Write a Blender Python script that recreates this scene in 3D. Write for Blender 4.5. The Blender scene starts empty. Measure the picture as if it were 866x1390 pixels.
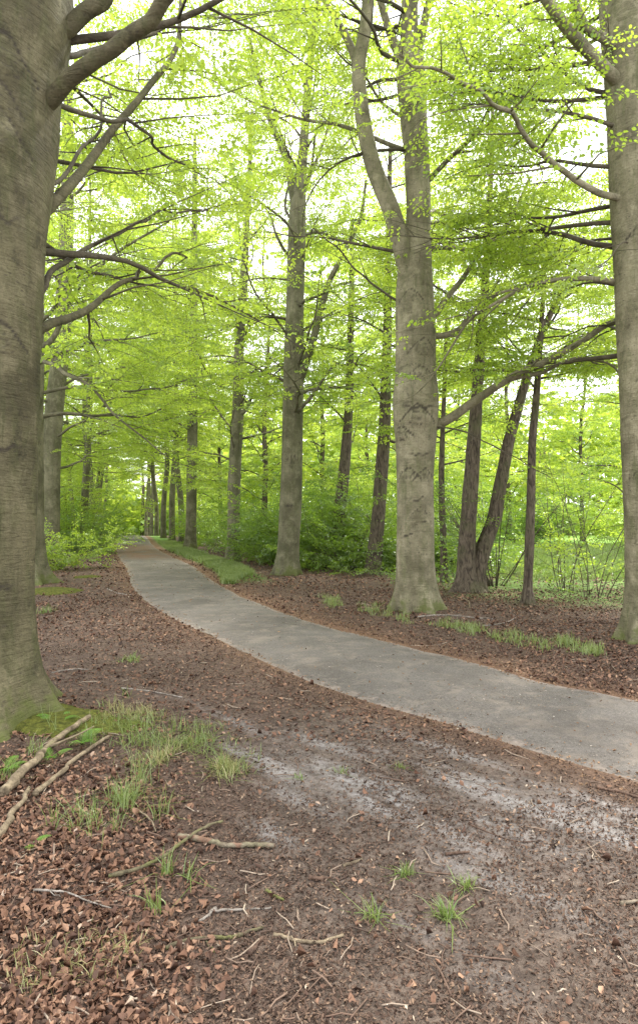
import bpy, math, random
import numpy as np
from math import radians, pi

# ------------------------------------------------------------------ camera, world, sun, exposure
S = bpy.context.scene
COL = S.collection
CAM_H, F, CX, HY = 1.6, 867.0, 433.0, 700.0
cam_d = bpy.data.cameras.new('camera'); cam = bpy.data.objects.new('camera', cam_d); COL.objects.link(cam)
cam.location = (0, 0, CAM_H); cam.rotation_euler = (radians(90), 0, 0)
cam_d.sensor_fit = 'VERTICAL'; cam_d.sensor_height = 36.0; cam_d.lens = 36.0 * F / 1390.0
cam_d.shift_y = (HY - 695.0) / 1390.0
cam_d.clip_start = 0.05; cam_d.clip_end = 3000
S.camera = cam

SUN_EL, SUN_AZ = radians(58), radians(35)      # azimuth clockwise from +Y (view direction)
w = bpy.data.worlds.new('World'); S.world = w; w.use_nodes = True
nt = w.node_tree; nt.nodes.clear()
sky = nt.nodes.new('ShaderNodeTexSky'); sky.sky_type = 'NISHITA'; sky.sun_disc = False
sky.sun_elevation = SUN_EL; sky.sun_rotation = SUN_AZ; sky.air_density = 1.0; sky.dust_density = 3.0; sky.ozone_density = 1.0
tc = nt.nodes.new('ShaderNodeTexCoord')
cn = nt.nodes.new('ShaderNodeTexNoise'); cn.inputs['Scale'].default_value = 2.2; cn.inputs['Detail'].default_value = 6
cr = nt.nodes.new('ShaderNodeValToRGB'); cr.color_ramp.elements[0].position = 0.33; cr.color_ramp.elements[1].position = 0.58
cr.color_ramp.elements[0].color = (.8, .8, .8, 1); cr.color_ramp.elements[1].color = (1, 1, 1, 1)
mx = nt.nodes.new('ShaderNodeMix'); mx.data_type = 'RGBA'
mx.inputs[7].default_value = (15.5, 15.8, 16.2, 1)          # bright thin overcast
bg = nt.nodes.new('ShaderNodeBackground'); bg.inputs['Strength'].default_value = 0.105
wo = nt.nodes.new('ShaderNodeOutputWorld')
nt.links.new(tc.outputs['Generated'], cn.inputs['Vector']); nt.links.new(cn.outputs['Fac'], cr.inputs['Fac'])
nt.links.new(cr.outputs['Color'], mx.inputs[0]); nt.links.new(sky.outputs['Color'], mx.inputs[6])
nt.links.new(mx.outputs[2], bg.inputs['Color']); nt.links.new(bg.outputs[0], wo.inputs[0])
sl = bpy.data.lights.new('sun', 'SUN'); sl.energy = 3.4; sl.angle = radians(9); sl.color = (1, .95, .86)
so = bpy.data.objects.new('sun', sl); COL.objects.link(so)
so.rotation_euler = (pi / 2 - SUN_EL, 0, pi - SUN_AZ)
so.location = (0, 0, 40)

S.view_settings.view_transform = 'Standard'; S.view_settings.look = 'None'
S.view_settings.gamma = 1; S.view_settings.use_curve_mapping = False
S.view_settings.exposure = 1.05
S.render.engine = 'CYCLES'
cy = S.cycles
cy.use_denoising = True; cy.denoiser = 'OPENIMAGEDENOISE'; cy.denoising_input_passes = 'RGB_ALBEDO_NORMAL'
cy.max_bounces = 7; cy.diffuse_bounces = 4; cy.glossy_bounces = 2; cy.transmission_bounces = 5
cy.caustics_reflective = False; cy.caustics_refractive = False
cy.sample_clamp_indirect = 6

# ------------------------------------------------------------------ helpers
RNG = np.random.default_rng(7)
def W(px, py, Y): return np.array([(px - CX) / F * Y, Y, CAM_H - (py - HY) / F * Y])
def G(px, py):
    Y = CAM_H * F / (py - HY); return np.array([(px - CX) / F * Y, Y, 0.0])
def tag(o, label=None, cat=None, group=None, kind=None):
    for k, v in (('label', label), ('category', cat), ('group', group), ('kind', kind)):
        if v: o[k] = v
    return o
def empty(name, loc):
    o = bpy.data.objects.new(name, None); COL.objects.link(o); o.location = tuple(float(v) for v in loc); o.empty_display_size = .3
    return o
def mesh(name, V, faces, mat, parent=None, smooth=False, attrs=None):
    """faces: list of (M,k) int arrays"""
    V = np.asarray(V, np.float32)
    me = bpy.data.meshes.new(name)
    me.vertices.add(len(V)); me.vertices.foreach_set('co', V.ravel())
    faces = [np.asarray(f, np.int32) for f in faces if len(f)]
    loops = np.concatenate([f.ravel() for f in faces])
    cnt = np.concatenate([np.full(len(f), f.shape[1], np.int32) for f in faces])
    me.loops.add(len(loops)); me.loops.foreach_set('vertex_index', loops)
    me.polygons.add(len(cnt)); st = np.zeros(len(cnt), np.int32); st[1:] = np.cumsum(cnt)[:-1]
    me.polygons.foreach_set('loop_start', st); me.polygons.foreach_set('loop_total', cnt)
    if smooth: me.polygons.foreach_set('use_smooth', np.ones(len(cnt), bool))
    me.update(calc_edges=True)
    for k, a in (attrs or {}).items():
        at = me.attributes.new(k, 'FLOAT', 'POINT'); at.data.foreach_set('value', np.asarray(a, np.float32).ravel())
    me.materials.append(mat)
    o = bpy.data.objects.new(name, me); COL.objects.link(o)
    if parent is not None: o.parent = parent
    return o
class MB:
    def __init__(s): s.V = []; s.F = {}; s.n = 0; s.A = {}
    def add(s, V, Fs, **at):
        for f in (Fs if isinstance(Fs, list) else [Fs]):
            f = np.asarray(f); s.F.setdefault(f.shape[1], []).append(f + s.n)
        s.V.append(np.asarray(V, float)); s.n += len(V)
        for k, a in at.items(): s.A.setdefault(k, []).append(np.broadcast_to(np.asarray(a, float), (len(V),)))
    def build(s, name, mat, parent=None, smooth=False, off=None):
        V = np.concatenate(s.V)
        if off is not None: V = V - np.asarray(off)
        return mesh(name, V, [np.concatenate(f) for f in s.F.values()], mat, parent, smooth,
                    {k: np.concatenate(a) for k, a in s.A.items()})
def interp(pts, n):
    """smooth resample of a polyline (any columns) to n points by Catmull-Rom"""
    P = np.asarray(pts, float)
    if len(P) == 2:
        t = np.linspace(0, 1, n)[:, None]; return P[0] * (1 - t) + P[1] * t
    d = np.r_[0, np.cumsum(np.maximum(np.linalg.norm(np.diff(P[:, :3], axis=0), axis=1), 1e-6))]
    u = np.linspace(0, d[-1], n); i = np.clip(np.searchsorted(d, u, 'right') - 1, 0, len(P) - 2)
    h = d[i + 1] - d[i]; t = ((u - d[i]) / h)[:, None]
    m = np.gradient(P, d, axis=0)
    h = h[:, None]
    return ((2*t**3-3*t**2+1)*P[i] + (t**3-2*t**2+t)*h*m[i] + (-2*t**3+3*t**2)*P[i+1] + (t**3-t**2)*h*m[i+1])
def tube(P, R, n=6):
    P = np.asarray(P, float); R = np.broadcast_to(np.asarray(R, float), (len(P),))
    T = np.gradient(P, axis=0); T /= np.linalg.norm(T, axis=1)[:, None] + 1e-9
    m = np.abs(T.mean(0)); ref = np.zeros(3); ref[int(np.argmin(m))] = 1
    A = np.cross(T, ref); A /= np.linalg.norm(A, axis=1)[:, None] + 1e-9
    B = np.cross(T, A)
    th = np.arange(n) / n * 2 * pi
    V = P[:, None] + R[:, None, None] * (A[:, None] * np.cos(th)[None, :, None] + B[:, None] * np.sin(th)[None, :, None])
    k = len(P)
    i, j = np.meshgrid(np.arange(k - 1), np.arange(n), indexing='ij')
    a = i * n + j; b = i * n + (j + 1) % n
    Fq = np.stack([a, b, b + n, a + n], -1).reshape(-1, 4)
    V = np.concatenate([V.reshape(-1, 3), P[:1], P[-1:]])
    jj = np.arange(n); c0 = k * n; c1 = c0 + 1
    t0 = np.stack([np.full(n, c0), (jj + 1) % n, jj], -1)
    t1 = np.stack([np.full(n, c1), (k - 1) * n + jj, (k - 1) * n + (jj + 1) % n], -1)
    return V, [Fq, np.concatenate([t0, t1])]
def vnoise(x, y, seed=0, oct=4, f=1.0):
    """cheap 2-D value noise, -1..1"""
    out = np.zeros(np.broadcast(x, y).shape); amp = 1; tot = 0
    for o in range(oct):
        X = x * f + seed * 13.7 + o * 5.1; Y = y * f + seed * 7.3 - o * 9.7
        xi = np.floor(X); yi = np.floor(Y); fx = X - xi; fy = Y - yi
        fx = fx * fx * (3 - 2 * fx); fy = fy * fy * (3 - 2 * fy)
        def h(a, b):
            v = np.sin(a * 127.1 + b * 311.7 + seed * 3.3) * 43758.5453; return (v - np.floor(v)) * 2 - 1
        out += amp * (h(xi, yi) * (1-fx) * (1-fy) + h(xi+1, yi) * fx * (1-fy) + h(xi, yi+1) * (1-fx) * fy + h(xi+1, yi+1) * fx * fy)
        tot += amp; amp *= .5; f *= 2
    return out / tot

# ------------------------------------------------------------------ materials
def newmat(name):
    m = bpy.data.materials.new(name); m.use_nodes = True; m.node_tree.nodes.clear()
    return m, m.node_tree
class N:
    def __init__(s, t): s.t = t
    def n(s, typ, **kw):
        x = s.t.nodes.new(typ)
        for k, v in kw.items(): setattr(x, k, v)
        return x
    def l(s, a, b): s.t.links.new(a, b)
    def coord(s, scale=(1, 1, 1), rot=(0, 0, 0)):
        tc = s.n('ShaderNodeTexCoord'); mp = s.n('ShaderNodeMapping'); mp.inputs['Scale'].default_value = scale; mp.inputs['Rotation'].default_value = rot
        s.l(tc.outputs['Object'], mp.inputs[0]); return mp.outputs[0]
    def noise(s, vec, scale, detail=5, rough=.55, dist=0):
        x = s.n('ShaderNodeTexNoise'); x.inputs['Scale'].default_value = scale; x.inputs['Detail'].default_value = detail
        x.inputs['Roughness'].default_value = rough; x.inputs['Distortion'].default_value = dist
        s.l(vec, x.inputs['Vector']); return x.outputs['Fac']
    def ramp(s, fac, stops):
        r = s.n('ShaderNodeValToRGB'); e = r.color_ramp.elements
        while len(e) < len(stops): e.new(.5)
        for q, (p, c) in zip(e, stops):
            q.position = p; q.color = (*c, 1) if hasattr(c, '__len__') else (c, c, c, 1)
        s.l(fac, r.inputs[0]); return r.outputs[0]
    def mix(s, f, a, b, mode='MIX'):
        m = s.n('ShaderNodeMix', data_type='RGBA', blend_type=mode)
        for v, k in ((f, 0), (a, 6), (b, 7)):
            if hasattr(v, 'is_output') or hasattr(v, 'links'): s.l(v, m.inputs[k])
            elif hasattr(v, '__len__'): m.inputs[k].default_value = (*v, 1)
            else: m.inputs[k].default_value = v
        return m.outputs[2]
    def math(s, op, a, b=None):
        m = s.n('ShaderNodeMath', operation=op)
        for v, k in ((a, 0), (b, 1)):
            if v is None: continue
            if hasattr(v, 'links'): s.l(v, m.inputs[k])
            else: m.inputs[k].default_value = v
        return m.outputs[0]
    def attr(s, name):
        a = s.n('ShaderNodeAttribute', attribute_name=name); return a.outputs['Fac']
    def bump(s, h, strength=.5, dist=.02, prev=None):
        b = s.n('ShaderNodeBump'); b.inputs['Strength'].default_value = strength; b.inputs['Distance'].default_value = dist
        s.l(h, b.inputs['Height'])
        if prev is not None: s.l(prev, b.inputs['Normal'])
        return b.outputs[0]
    def out(s, col, rough=.8, nrm=None, spec=.3):
        p = s.n('ShaderNodeBsdfPrincipled'); o = s.n('ShaderNodeOutputMaterial')
        if hasattr(col, 'links'): s.l(col, p.inputs['Base Color'])
        else: p.inputs['Base Color'].default_value = (*col, 1)
        if hasattr(rough, 'links'): s.l(rough, p.inputs['Roughness'])
        else: p.inputs['Roughness'].default_value = rough
        p.inputs['Specular IOR Level'].default_value = spec
        if nrm is not None: s.l(nrm, p.inputs['Normal'])
        s.l(p.outputs[0], o.inputs[0])

def bark_beech(name, hi, lo, algae, moss_top=.35):
    m, t = newmat(name); n = N(t)
    v = n.coord(); vs = n.coord((1.2, 1.2, 9)); vv = n.coord((3.5, 3.5, .8))
    big = n.noise(v, 1.7, 6, .6); strk = n.noise(vs, 3.2, 7, .65, .6); fine = n.noise(v, 45, 4, .7); vert = n.noise(vv, 2.2, 5, .6, .8)
    c = n.mix(n.ramp(big, [(.38, 0), (.60, 1)]), lo, hi)
    c = n.mix(n.ramp(vert, [(.45, 0), (.75, .75)]), c, algae)
    c = n.mix(n.ramp(strk, [(.35, .32), (.45, 0)]), c, tuple(x * .55 for x in lo))
    c = n.mix(n.ramp(n.noise(v, 7, 8, .7), [(.56, 0), (.66, .45)]), c, tuple(min(1, x * 1.35) for x in hi))
    c = n.mix(n.ramp(fine, [(.35, .35), (.6, 0)]), c, tuple(x * .5 for x in lo))
    lic = n.noise(n.coord((1, 1, .8)), 4.5, 10, .72, .2)
    c = n.mix(n.ramp(lic, [(.52, 0), (.66, .55)]), c, tuple(min(1, x * 1.3 + .015) for x in hi))
    c = n.mix(n.ramp(lic, [(.36, .6), (.44, 0)]), c, tuple(x * .42 for x in lo))
    run = n.noise(n.coord((7, 7, .35)), 2.0, 6, .7, .3)
    c = n.mix(n.ramp(run, [(.56, 0), (.66, .6)]), c, tuple(x * .6 for x in algae))
    vo = n.n('ShaderNodeTexVoronoi'); vo.inputs['Scale'].default_value = 9; n.l(n.coord((1, 1, 2.6)), vo.inputs['Vector'])
    pits = n.ramp(vo.outputs['Distance'], [(.07, .8), (.16, 0)]); c = n.mix(pits, c, (.05, .04, .028))
    c = n.mix(n.ramp(n.math('ADD', n.attr('scar'), n.math('MULTIPLY', n.math('SUBTRACT', big, .5), 1.2)), [(.15, 0), (.80, .85)]), c, (.034, .027, .019))
    # moss on the foot of the trunk
    tc = n.n('ShaderNodeTexCoord'); sp = n.n('ShaderNodeSeparateXYZ'); n.l(tc.outputs['Object'], sp.inputs[0])
    zz = n.math('SUBTRACT', n.math('ADD', n.math('MULTIPLY', n.noise(v, 4, 5, .6), 1.1 ), -.35), n.math('DIVIDE', sp.outputs[2], moss_top * 3))
    c = n.mix(n.ramp(zz, [(.0, 0), (.16, .8)]), c, (.085, .10, .022))
    # fine horizontal cracks
    wv = n.coord((2, 2, 22)); crk = n.noise(wv, 2.5, 4, .6, 1.2)
    b = n.bump(strk, .8, .03); b = n.bump(fine, .6, .01, b); b = n.bump(lic, .6, .02, b); b = n.bump(n.ramp(crk, [(.36, 0), (.42, 1)]), .35, .008, b)
    b = n.bump(n.attr('scar'), -.7, .02, b)
    n.out(c, .78, b, .25); return m
def bark_rough(name, hi, lo):
    m, t = newmat(name); n = N(t)
    v = n.coord((6, 6, 1.4)); rid = n.noise(v, 3.5, 7, .65, 1.0); v2 = n.coord()
    c = n.mix(n.ramp(rid, [(.38, 0), (.6, 1)]), lo, hi)
    c = n.mix(n.ramp(n.noise(v2, 2.5, 4), [(.5, 0), (.7, .55)]), c, (.09, .10, .04))
    b = n.bump(rid, .9, .05); b = n.bump(n.noise(v2, 40, 3), .4, .01, b)
    n.out(c, .9, b, .2); return m
def leafmat(name, refl, trans, refl2, trans2, kt=.62):
    m, t = newmat(name); n = N(t)
    r = n.attr('rnd'); oi = n.n('ShaderNodeObjectInfo')
    f = n.math('ADD', n.math('MULTIPLY', r, .75), n.math('MULTIPLY', oi.outputs['Random'], .25))
    d = n.n('ShaderNodeBsdfDiffuse'); tr = n.n('ShaderNodeBsdfTranslucent'); g = n.n('ShaderNodeBsdfGlossy'); g.inputs['Roughness'].default_value = .35
    g.inputs['Color'].default_value = (.8, .85, .8, 1)
    n.l(n.mix(f, refl, refl2), d.inputs[0]); n.l(n.mix(f, trans, trans2), tr.inputs[0])
    a = n.n('ShaderNodeMixShader'); a.inputs[0].default_value = kt; n.l(d.outputs[0], a.inputs[1]); n.l(tr.outputs[0], a.inputs[2])
    b = n.n('ShaderNodeMixShader'); b.inputs[0].default_value = .05; n.l(a.outputs[0], b.inputs[1]); n.l(g.outputs[0], b.inputs[2])
    o = n.n('ShaderNodeOutputMaterial'); n.l(b.outputs[0], o.inputs[0]); return m
def vcol(name, stops, rough=.8, spec=.3, bumpy=0):
    """colour picked per piece by its own random number"""
    m, t = newmat(name); n = N(t)
    c = n.ramp(n.attr('rnd'), stops)
    v = n.coord(); k = n.noise(v, 60, 3, .6)
    c = n.mix(n.ramp(k, [(.35, .35), (.65, 0)]), c, (.03, .02, .015))
    n.out(c, rough, n.bump(k, .4, .004) if bumpy else None, spec); return m

M = {}
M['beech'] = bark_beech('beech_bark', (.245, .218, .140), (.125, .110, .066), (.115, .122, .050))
M['beech_shade'] = bark_beech('beech_bark_olive_shaded', (.135, .116, .064), (.062, .053, .027), (.070, .076, .026))  # darkened copy of the beech bark: canopy shade put into its olive colour
M['limb'] = bark_beech('branch_bark', (.11, .092, .06), (.055, .043, .028), (.07, .068, .03))
M['rough'] = bark_rough('rough_bark', (.135, .108, .078), (.038, .029, .021))
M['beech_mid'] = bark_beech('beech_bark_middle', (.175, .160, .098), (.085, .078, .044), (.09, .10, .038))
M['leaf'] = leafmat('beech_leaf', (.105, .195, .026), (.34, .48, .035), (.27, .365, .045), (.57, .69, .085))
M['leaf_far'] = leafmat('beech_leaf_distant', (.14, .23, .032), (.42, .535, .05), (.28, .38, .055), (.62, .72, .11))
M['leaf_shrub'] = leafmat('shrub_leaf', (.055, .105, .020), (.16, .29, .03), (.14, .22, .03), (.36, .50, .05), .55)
M['grass'] = leafmat('grass_blade', (.10, .16, .035), (.18, .28, .05), (.24, .28, .09), (.34, .40, .12), .4)
M['grass_dry'] = leafmat('dry_grass_blade', (.20, .22, .07), (.28, .32, .08), (.40, .33, .17), (.42, .36, .18), .35)
M['fern'] = leafmat('fern_green', (.12, .26, .04), (.28, .50, .06), (.18, .32, .05), (.34, .55, .08), .5)
M['litter'] = vcol('dead_leaf', [(0, (.04, .022, .015)), (.3, (.115, .057, .035)), (.6, (.22, .115, .068)), (.85, (.34, .20, .125)), (1, (.44, .35, .27))], .75, .35, 1)
M['crumb'] = vcol('bark_crumb', [(0, (.03, .018, .013)), (.35, (.085, .053, .038)), (.7, (.155, .098, .068)), (.88, (.26, .17, .11)), (1, (.5, .42, .32))], .85, .2)
M['budscale'] = vcol('bud_scale', [(0, (.10, .052, .03)), (.5, (.22, .125, .07)), (.9, (.34, .22, .13)), (1, (.55, .45, .33))], .8, .2)
def stickmat(name, a, b, moss=0.0, peel=None):
    m, t = newmat(name); n = N(t); v = n.coord(); k = n.noise(v, 14, 6, .65)
    c = n.mix(n.ramp(k, [(.35, 0), (.65, 1)]), a, b)
    if moss: c = n.mix(n.ramp(n.noise(v, 7, 4), [(.42, 0), (.6, moss)]), c, (.12, .13, .03))
    if peel: c = n.mix(n.ramp(n.noise(v, 9, 2), [(.55, 0), (.60, .8)]), c, peel)
    c = n.mix(n.ramp(n.noise(v, 32, 7, .8), [(.38, .7), (.50, 0)]), c, tuple(x * .45 for x in a)); n.out(c, .85, n.bump(n.noise(v, 60, 6, .75), .9, .010), .2); return m
M['stick_pale'] = stickmat('barkless_wood', (.10, .075, .048), (.30, .235, .155))
M['stick_brown'] = stickmat('brown_twig_bark', (.06, .038, .028), (.16, .10, .07))
M['stick_moss'] = stickmat('mossy_twig_bark', (.08, .065, .04), (.20, .17, .10), .8)
M['stick_grey'] = stickmat('grey_twig_bark', (.15, .125, .10), (.34, .30, .26))
M['stick_peel'] = stickmat('peeling_bark', (.13, .10, .07), (.30, .25, .19), .3, (.20, .105, .07))
def mossmat():
    m, t = newmat('moss'); n = N(t); v = n.coord(); k = n.noise(v, 22, 6, .7)
    c = n.mix(n.ramp(k, [(.35, 0), (.65, 1)]), (.035, .04, .010), (.125, .13, .026)); n.out(c, .95, n.bump(n.noise(v, 120, 4), 1, .012), .1); return m
M['moss'] = mossmat()

def groundmat():
    m, t = newmat('forest_floor'); n = N(t); v = n.coord()
    a1 = n.noise(v, 1.3, 6, .6); a2 = n.noise(v, 38, 7, .75); a3 = n.noise(v, 150, 3, .7); a4 = n.noise(v, 9, 6, .7)
    c = n.mix(n.ramp(a2, [(.36, 0), (.66, 1)]), (.045, .030, .022), (.20, .132, .098))
    c = n.mix(n.ramp(a4, [(.40, .55), (.60, 0)]), c, (.045, .028, .021))
    # bare trodden soil of the track: finer and greyer
    soil = n.mix(n.ramp(a4, [(.38, 0), (.60, 1)]), (.070, .050, .038), (.165, .124, .098))
    soil = n.mix(n.ramp(a2, [(.36, .8), (.52, 0)]), soil, (.05, .034, .026)); soil = n.mix(n.ramp(a2, [(.56, 0), (.70, .6)]), soil, (.24, .19, .155))
    c = n.mix(n.attr('track'), c, soil)
    # pale sand washed into streaks along the track
    mp2 = n.n('ShaderNodeMapping'); mp2.inputs['Scale'].default_value = (.34, 1.25, 1); n.l(n.coord((1, 1, 1), (0, 0, radians(46))), mp2.inputs[0]); st = mp2.outputs[0]
    sn = n.noise(st, 3.0, 8, .68, .5)
    sm = n.math('MULTIPLY', n.ramp(sn, [(.40, 0), (.52, .95)]), n.attr('sand'))
    sm = n.math('MULTIPLY', sm, n.ramp(n.noise(v, 26, 6, .7), [(.36, .25), (.58, 1)]))
    c = n.mix(sm, c, n.mix(a3, (.20, .18, .17), (.42, .39, .37)))
    # rusty bud scales piled along the kerbless edge
    vc = n.mix(n.ramp(n.noise(v, 60, 5, .7), [(.35, 0), (.62, 1)]), (.08, .045, .028), (.26, .15, .09))
    c = n.mix(n.math('MULTIPLY', n.attr('verge'), n.ramp(a4, [(.3, .45), (.6, 1)])), c, vc)
    gc = n.mix(n.ramp(n.noise(v, 5, 6, .7), [(.35, 0), (.65, 1)]), (.06, .12, .022), (.16, .27, .05))
    c = n.mix(n.attr('green'), c, gc)
    mc = n.mix(n.ramp(n.noise(v, .25, 6, .6), [(.35, 0), (.65, 1)]), (.20, .36, .055), (.30, .46, .09))
    c = n.mix(n.attr('meadow'), c, mc)
    b = n.bump(a2, .8, .03); b = n.bump(a3, .5, .01, b); b = n.bump(n.noise(v, 14, 5, .7), .5, .04, b)
    n.out(c, .88, b, .22); return m
M['ground'] = groundmat()
def roadmat():
    m, t = newmat('worn_asphalt'); n = N(t); v = n.coord()
    a1 = n.noise(v, .9, 6, .65); g = n.noise(v, 210, 3, .8); a4 = n.noise(v, 11, 7, .7)
    c = n.mix(n.ramp(a1, [(.35, 0), (.65, 1)]), (.098, .085, .074), (.165, .146, .130))
    g2 = n.noise(v, 55, 5, .8)
    c = n.mix(n.ramp(g2, [(.36, .7), (.50, 0)]), c, (.055, .045, .037))
    c = n.mix(n.ramp(g2, [(.54, 0), (.68, .6)]), c, (.27, .235, .20))
    c = n.mix(n.ramp(g, [(.40, .7), (.52, 0)]), c, (.05, .042, .037))
    c = n.mix(n.ramp(g, [(.60, 0), (.70, .65)]), c, (.33, .30, .27))
    vo = n.n('ShaderNodeTexVoronoi'); vo.inputs['Scale'].default_value = 75; n.l(v, vo.inputs['Vector'])
    c = n.mix(n.ramp(vo.outputs['Distance'], [(.16, .55), (.24, 0)]), c, (.26, .23, .20))
    e = n.attr('edge')       # 0 centre .. 1 at the rim: loose sand and soil spread over the rim
    ed = n.ramp(n.math('ADD', e, n.math('MULTIPLY', n.math('SUBTRACT', a4, .5), .8)), [(.88, 0), (1.06, .85)])
    c = n.mix(ed, c, n.mix(n.noise(v, 40, 6, .8), (.07, .045, .03), (.40, .33, .28)))
    dt = n.ramp(n.noise(v, 3.0, 9, .78, .4), [(.50, 0), (.62, .7)])
    c = n.mix(dt, c, (.20, .165, .135))
    c = n.mix(n.ramp(n.noise(v, .7, 8, .75, .3), [(.50, 0), (.60, .45)]), c, (.065, .054, .045))
    mud = n.math('MULTIPLY', n.attr('mud'), n.ramp(n.noise(v, 1.1, 7, .7), [(.42, 0), (.48, .9)]))
    c = n.mix(mud, c, (.15, .085, .055))
    b = n.bump(g2, .6, .012); b = n.bump(g, .55, .006, b); b = n.bump(a4, .3, .01, b)
    n.out(c, .85, b, .3); return m
M['road'] = roadmat()

# ------------------------------------------------------------------ road outline and terrain
EL = [(866,1062),(783,1040),(708,1015),(623,987),(523,960),(433,930),(350,895),(300,870),(250,847),(210,825),(187,805),(172,772),(160,752),(162,730)]
ER = [(866,950),(813,940),(733,925),(658,902),(583,885),(508,865),(433,847),(360,822),(300,795),(265,770),(222,750),(200,730)]
L = np.array([G(*p)[:2] for p in EL]); R_ = np.array([G(*p)[:2] for p in ER])
def ext(P, near, far, ndir):
    d = np.array(ndir); d = d / np.linalg.norm(d)
    a = [P[0] + d * near * k for k in (1, .6, .3)]
    f = (np.array([-4.3, 14.5])); f = f / np.linalg.norm(f)
    b = [P[-1] + f * far * k for k in (.12, .4, 1)]
    return np.vstack([a, P, b])
L = ext(L, 7, 140, (1.0, -1.05)); R_ = ext(R_, 7.5, 140, (1.0, -.95))
LD = interp(np.c_[L, L[:, 0] * 0], 500)[:, :2]; RD = interp(np.c_[R_, R_[:, 0] * 0], 500)[:, :2]
_ix = np.r_[np.arange(0, 120, 2), np.arange(120, 220, 5), np.arange(220, 499, 20), 499]
LD = LD[_ix]; RD = RD[_ix]
def _sd(P, C):
    A = C[:-1]; B = C[1:]; AB = B - A; l2 = (AB ** 2).sum(1); o = np.zeros(len(P))
    for s in range(0, len(P), 20000):
        q = P[s:s+20000]; D = q[:, None] - A[None]; t = np.clip((D * AB[None]).sum(-1) / l2, 0, 1); E = D - t[..., None] * AB[None]
        dd = (E ** 2).sum(-1); k = dd.argmin(1); ar = np.arange(len(q)); v = D[ar, k]; T = AB[k]
        o[s:s+20000] = np.sqrt(dd[ar, k]) * np.sign(T[:, 0] * v[:, 1] - T[:, 1] * v[:, 0])
    return o
def road_dist(x, y):
    """distance outside the asphalt rim (negative on it), and side (+ right of the road, - left)"""
    P = np.stack([x.ravel(), y.ravel()], -1)
    a = _sd(P, LD); b = -_sd(P, RD)            # a > 0 left of the left rim, b > 0 right of the right rim
    return np.maximum(a, b).reshape(x.shape), np.where(b > a, 1.0, -1.0).reshape(x.shape)
def sstep(a, b, x): t = np.clip((x - a) / (b - a), 0, 1); return t * t * (3 - 2 * t)
def crest(y): return -1.5 * sstep(46, 95, y)
def gz(x, y, d=None):
    x = np.asarray(x, float); y = np.asarray(y, float)
    if d is None: d = road_dist(x, y)[0]
    off = sstep(.0, .8, d)
    near = np.exp(-np.hypot(x, y - 4) / 12)
    z = off * (.035 * vnoise(x, y, 1, 3, .7) + .012 * near * vnoise(x, y, 2, 3, 5.0)) + crest(y)
    z += .06 * off * np.exp(-((x + 2.6) ** 2 + (y - 4.9) ** 2) / .9)
    return z - .035 * (1 - sstep(-.14, .02, d))
def gz1(x, y): return float(gz(np.array([x]), np.array([y]))[0])

TD = np.array([1.0, -1.0]) / math.sqrt(2)
def sand_blobs(x, y):
    o = np.zeros(np.shape(x))
    for (px, py, a, b, am) in [(352, 1035, .30, .16, 1), (385, 1075, .3, .10, .6), (500, 1065, .45, .13, 1.1), (545, 1105, .40, .12, 1), (600, 1045, .4, .13, .9), (650, 1070, .45, .12, 1), (610, 1020, .4, .1, .7),
                               (760, 1110, .40, .12, .9), (830, 1120, .35, .13, 1), (800, 1085, .4, .08, .7), (372, 1132, .12, .08, .7), (700, 1130, .3, .14, .55), (680, 1200, .35, .12, .45), (590, 1290, .25, .10, .5), (440, 1010, .3, .1, .6), (300, 975, .5, .12, .5)]:
        c = G(px, py); u = (x - c[0]) * TD[0] + (y - c[1]) * TD[1]; v = (x - c[0]) * -TD[1] + (y - c[1]) * TD[0]
        o = np.maximum(o, am * np.exp(-(u / a / 1.35) ** 2 - (v / b / .85) ** 2))
    return np.clip(o * 1.5, 0, 1)
def track_masks(x, y, d, s):
    left = (s < 0)
    track = left * sstep(.05, .45, d) * (1 - sstep(2.3, 3.3, d + .35 * vnoise(x, y, 5, 3, 1.2))) * (1 - sstep(7, 11, y))
    track = track * (1 - .9 * sstep(-.15, -.9, x - .15 * (y - 2.5) + .3*vnoise(x, y, 6, 3, 1.5)))
    sand = sand_blobs(x, y) * left * sstep(.1, .4, d)
    _unused = left * sstep(.20, .6, d) * (1 - sstep(1.5, 2.7, d)) * (1 - sstep(5.5, 8.5, y)) * sstep(-1.5, -.35, x)
    verge = np.where(left, np.exp(-np.maximum(d, 0) / .22) * .75, np.exp(-np.maximum(d - .12, 0) / .32))
    green = (s > 0) * sstep(.25, .5, d) * (1 - sstep(1.1, 1.6, d)) * sstep(14.5, 17, y) * (1 - sstep(60, 80, y))
    green = np.maximum(green, sstep(5.5, 9, d) * (s < 0) * sstep(12, 20, y) * .8)
    green = np.maximum(green, sstep(3.5, 6.0, d + .8 * vnoise(x, y, 9, 3, .5)) * (s > 0) * sstep(9.5, 13, y) * .8)
    green = np.maximum(green, (s < 0) * sstep(.4, .8, d) * (1 - sstep(1.2, 1.9, d)) * sstep(26, 30, y))
    meadow = sstep(8, 9.5, d) * (s > 0) * sstep(14, 18, y)
    meadow = np.maximum(meadow, sstep(75, 95, y))
    return track, sand, verge, green, meadow

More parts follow.
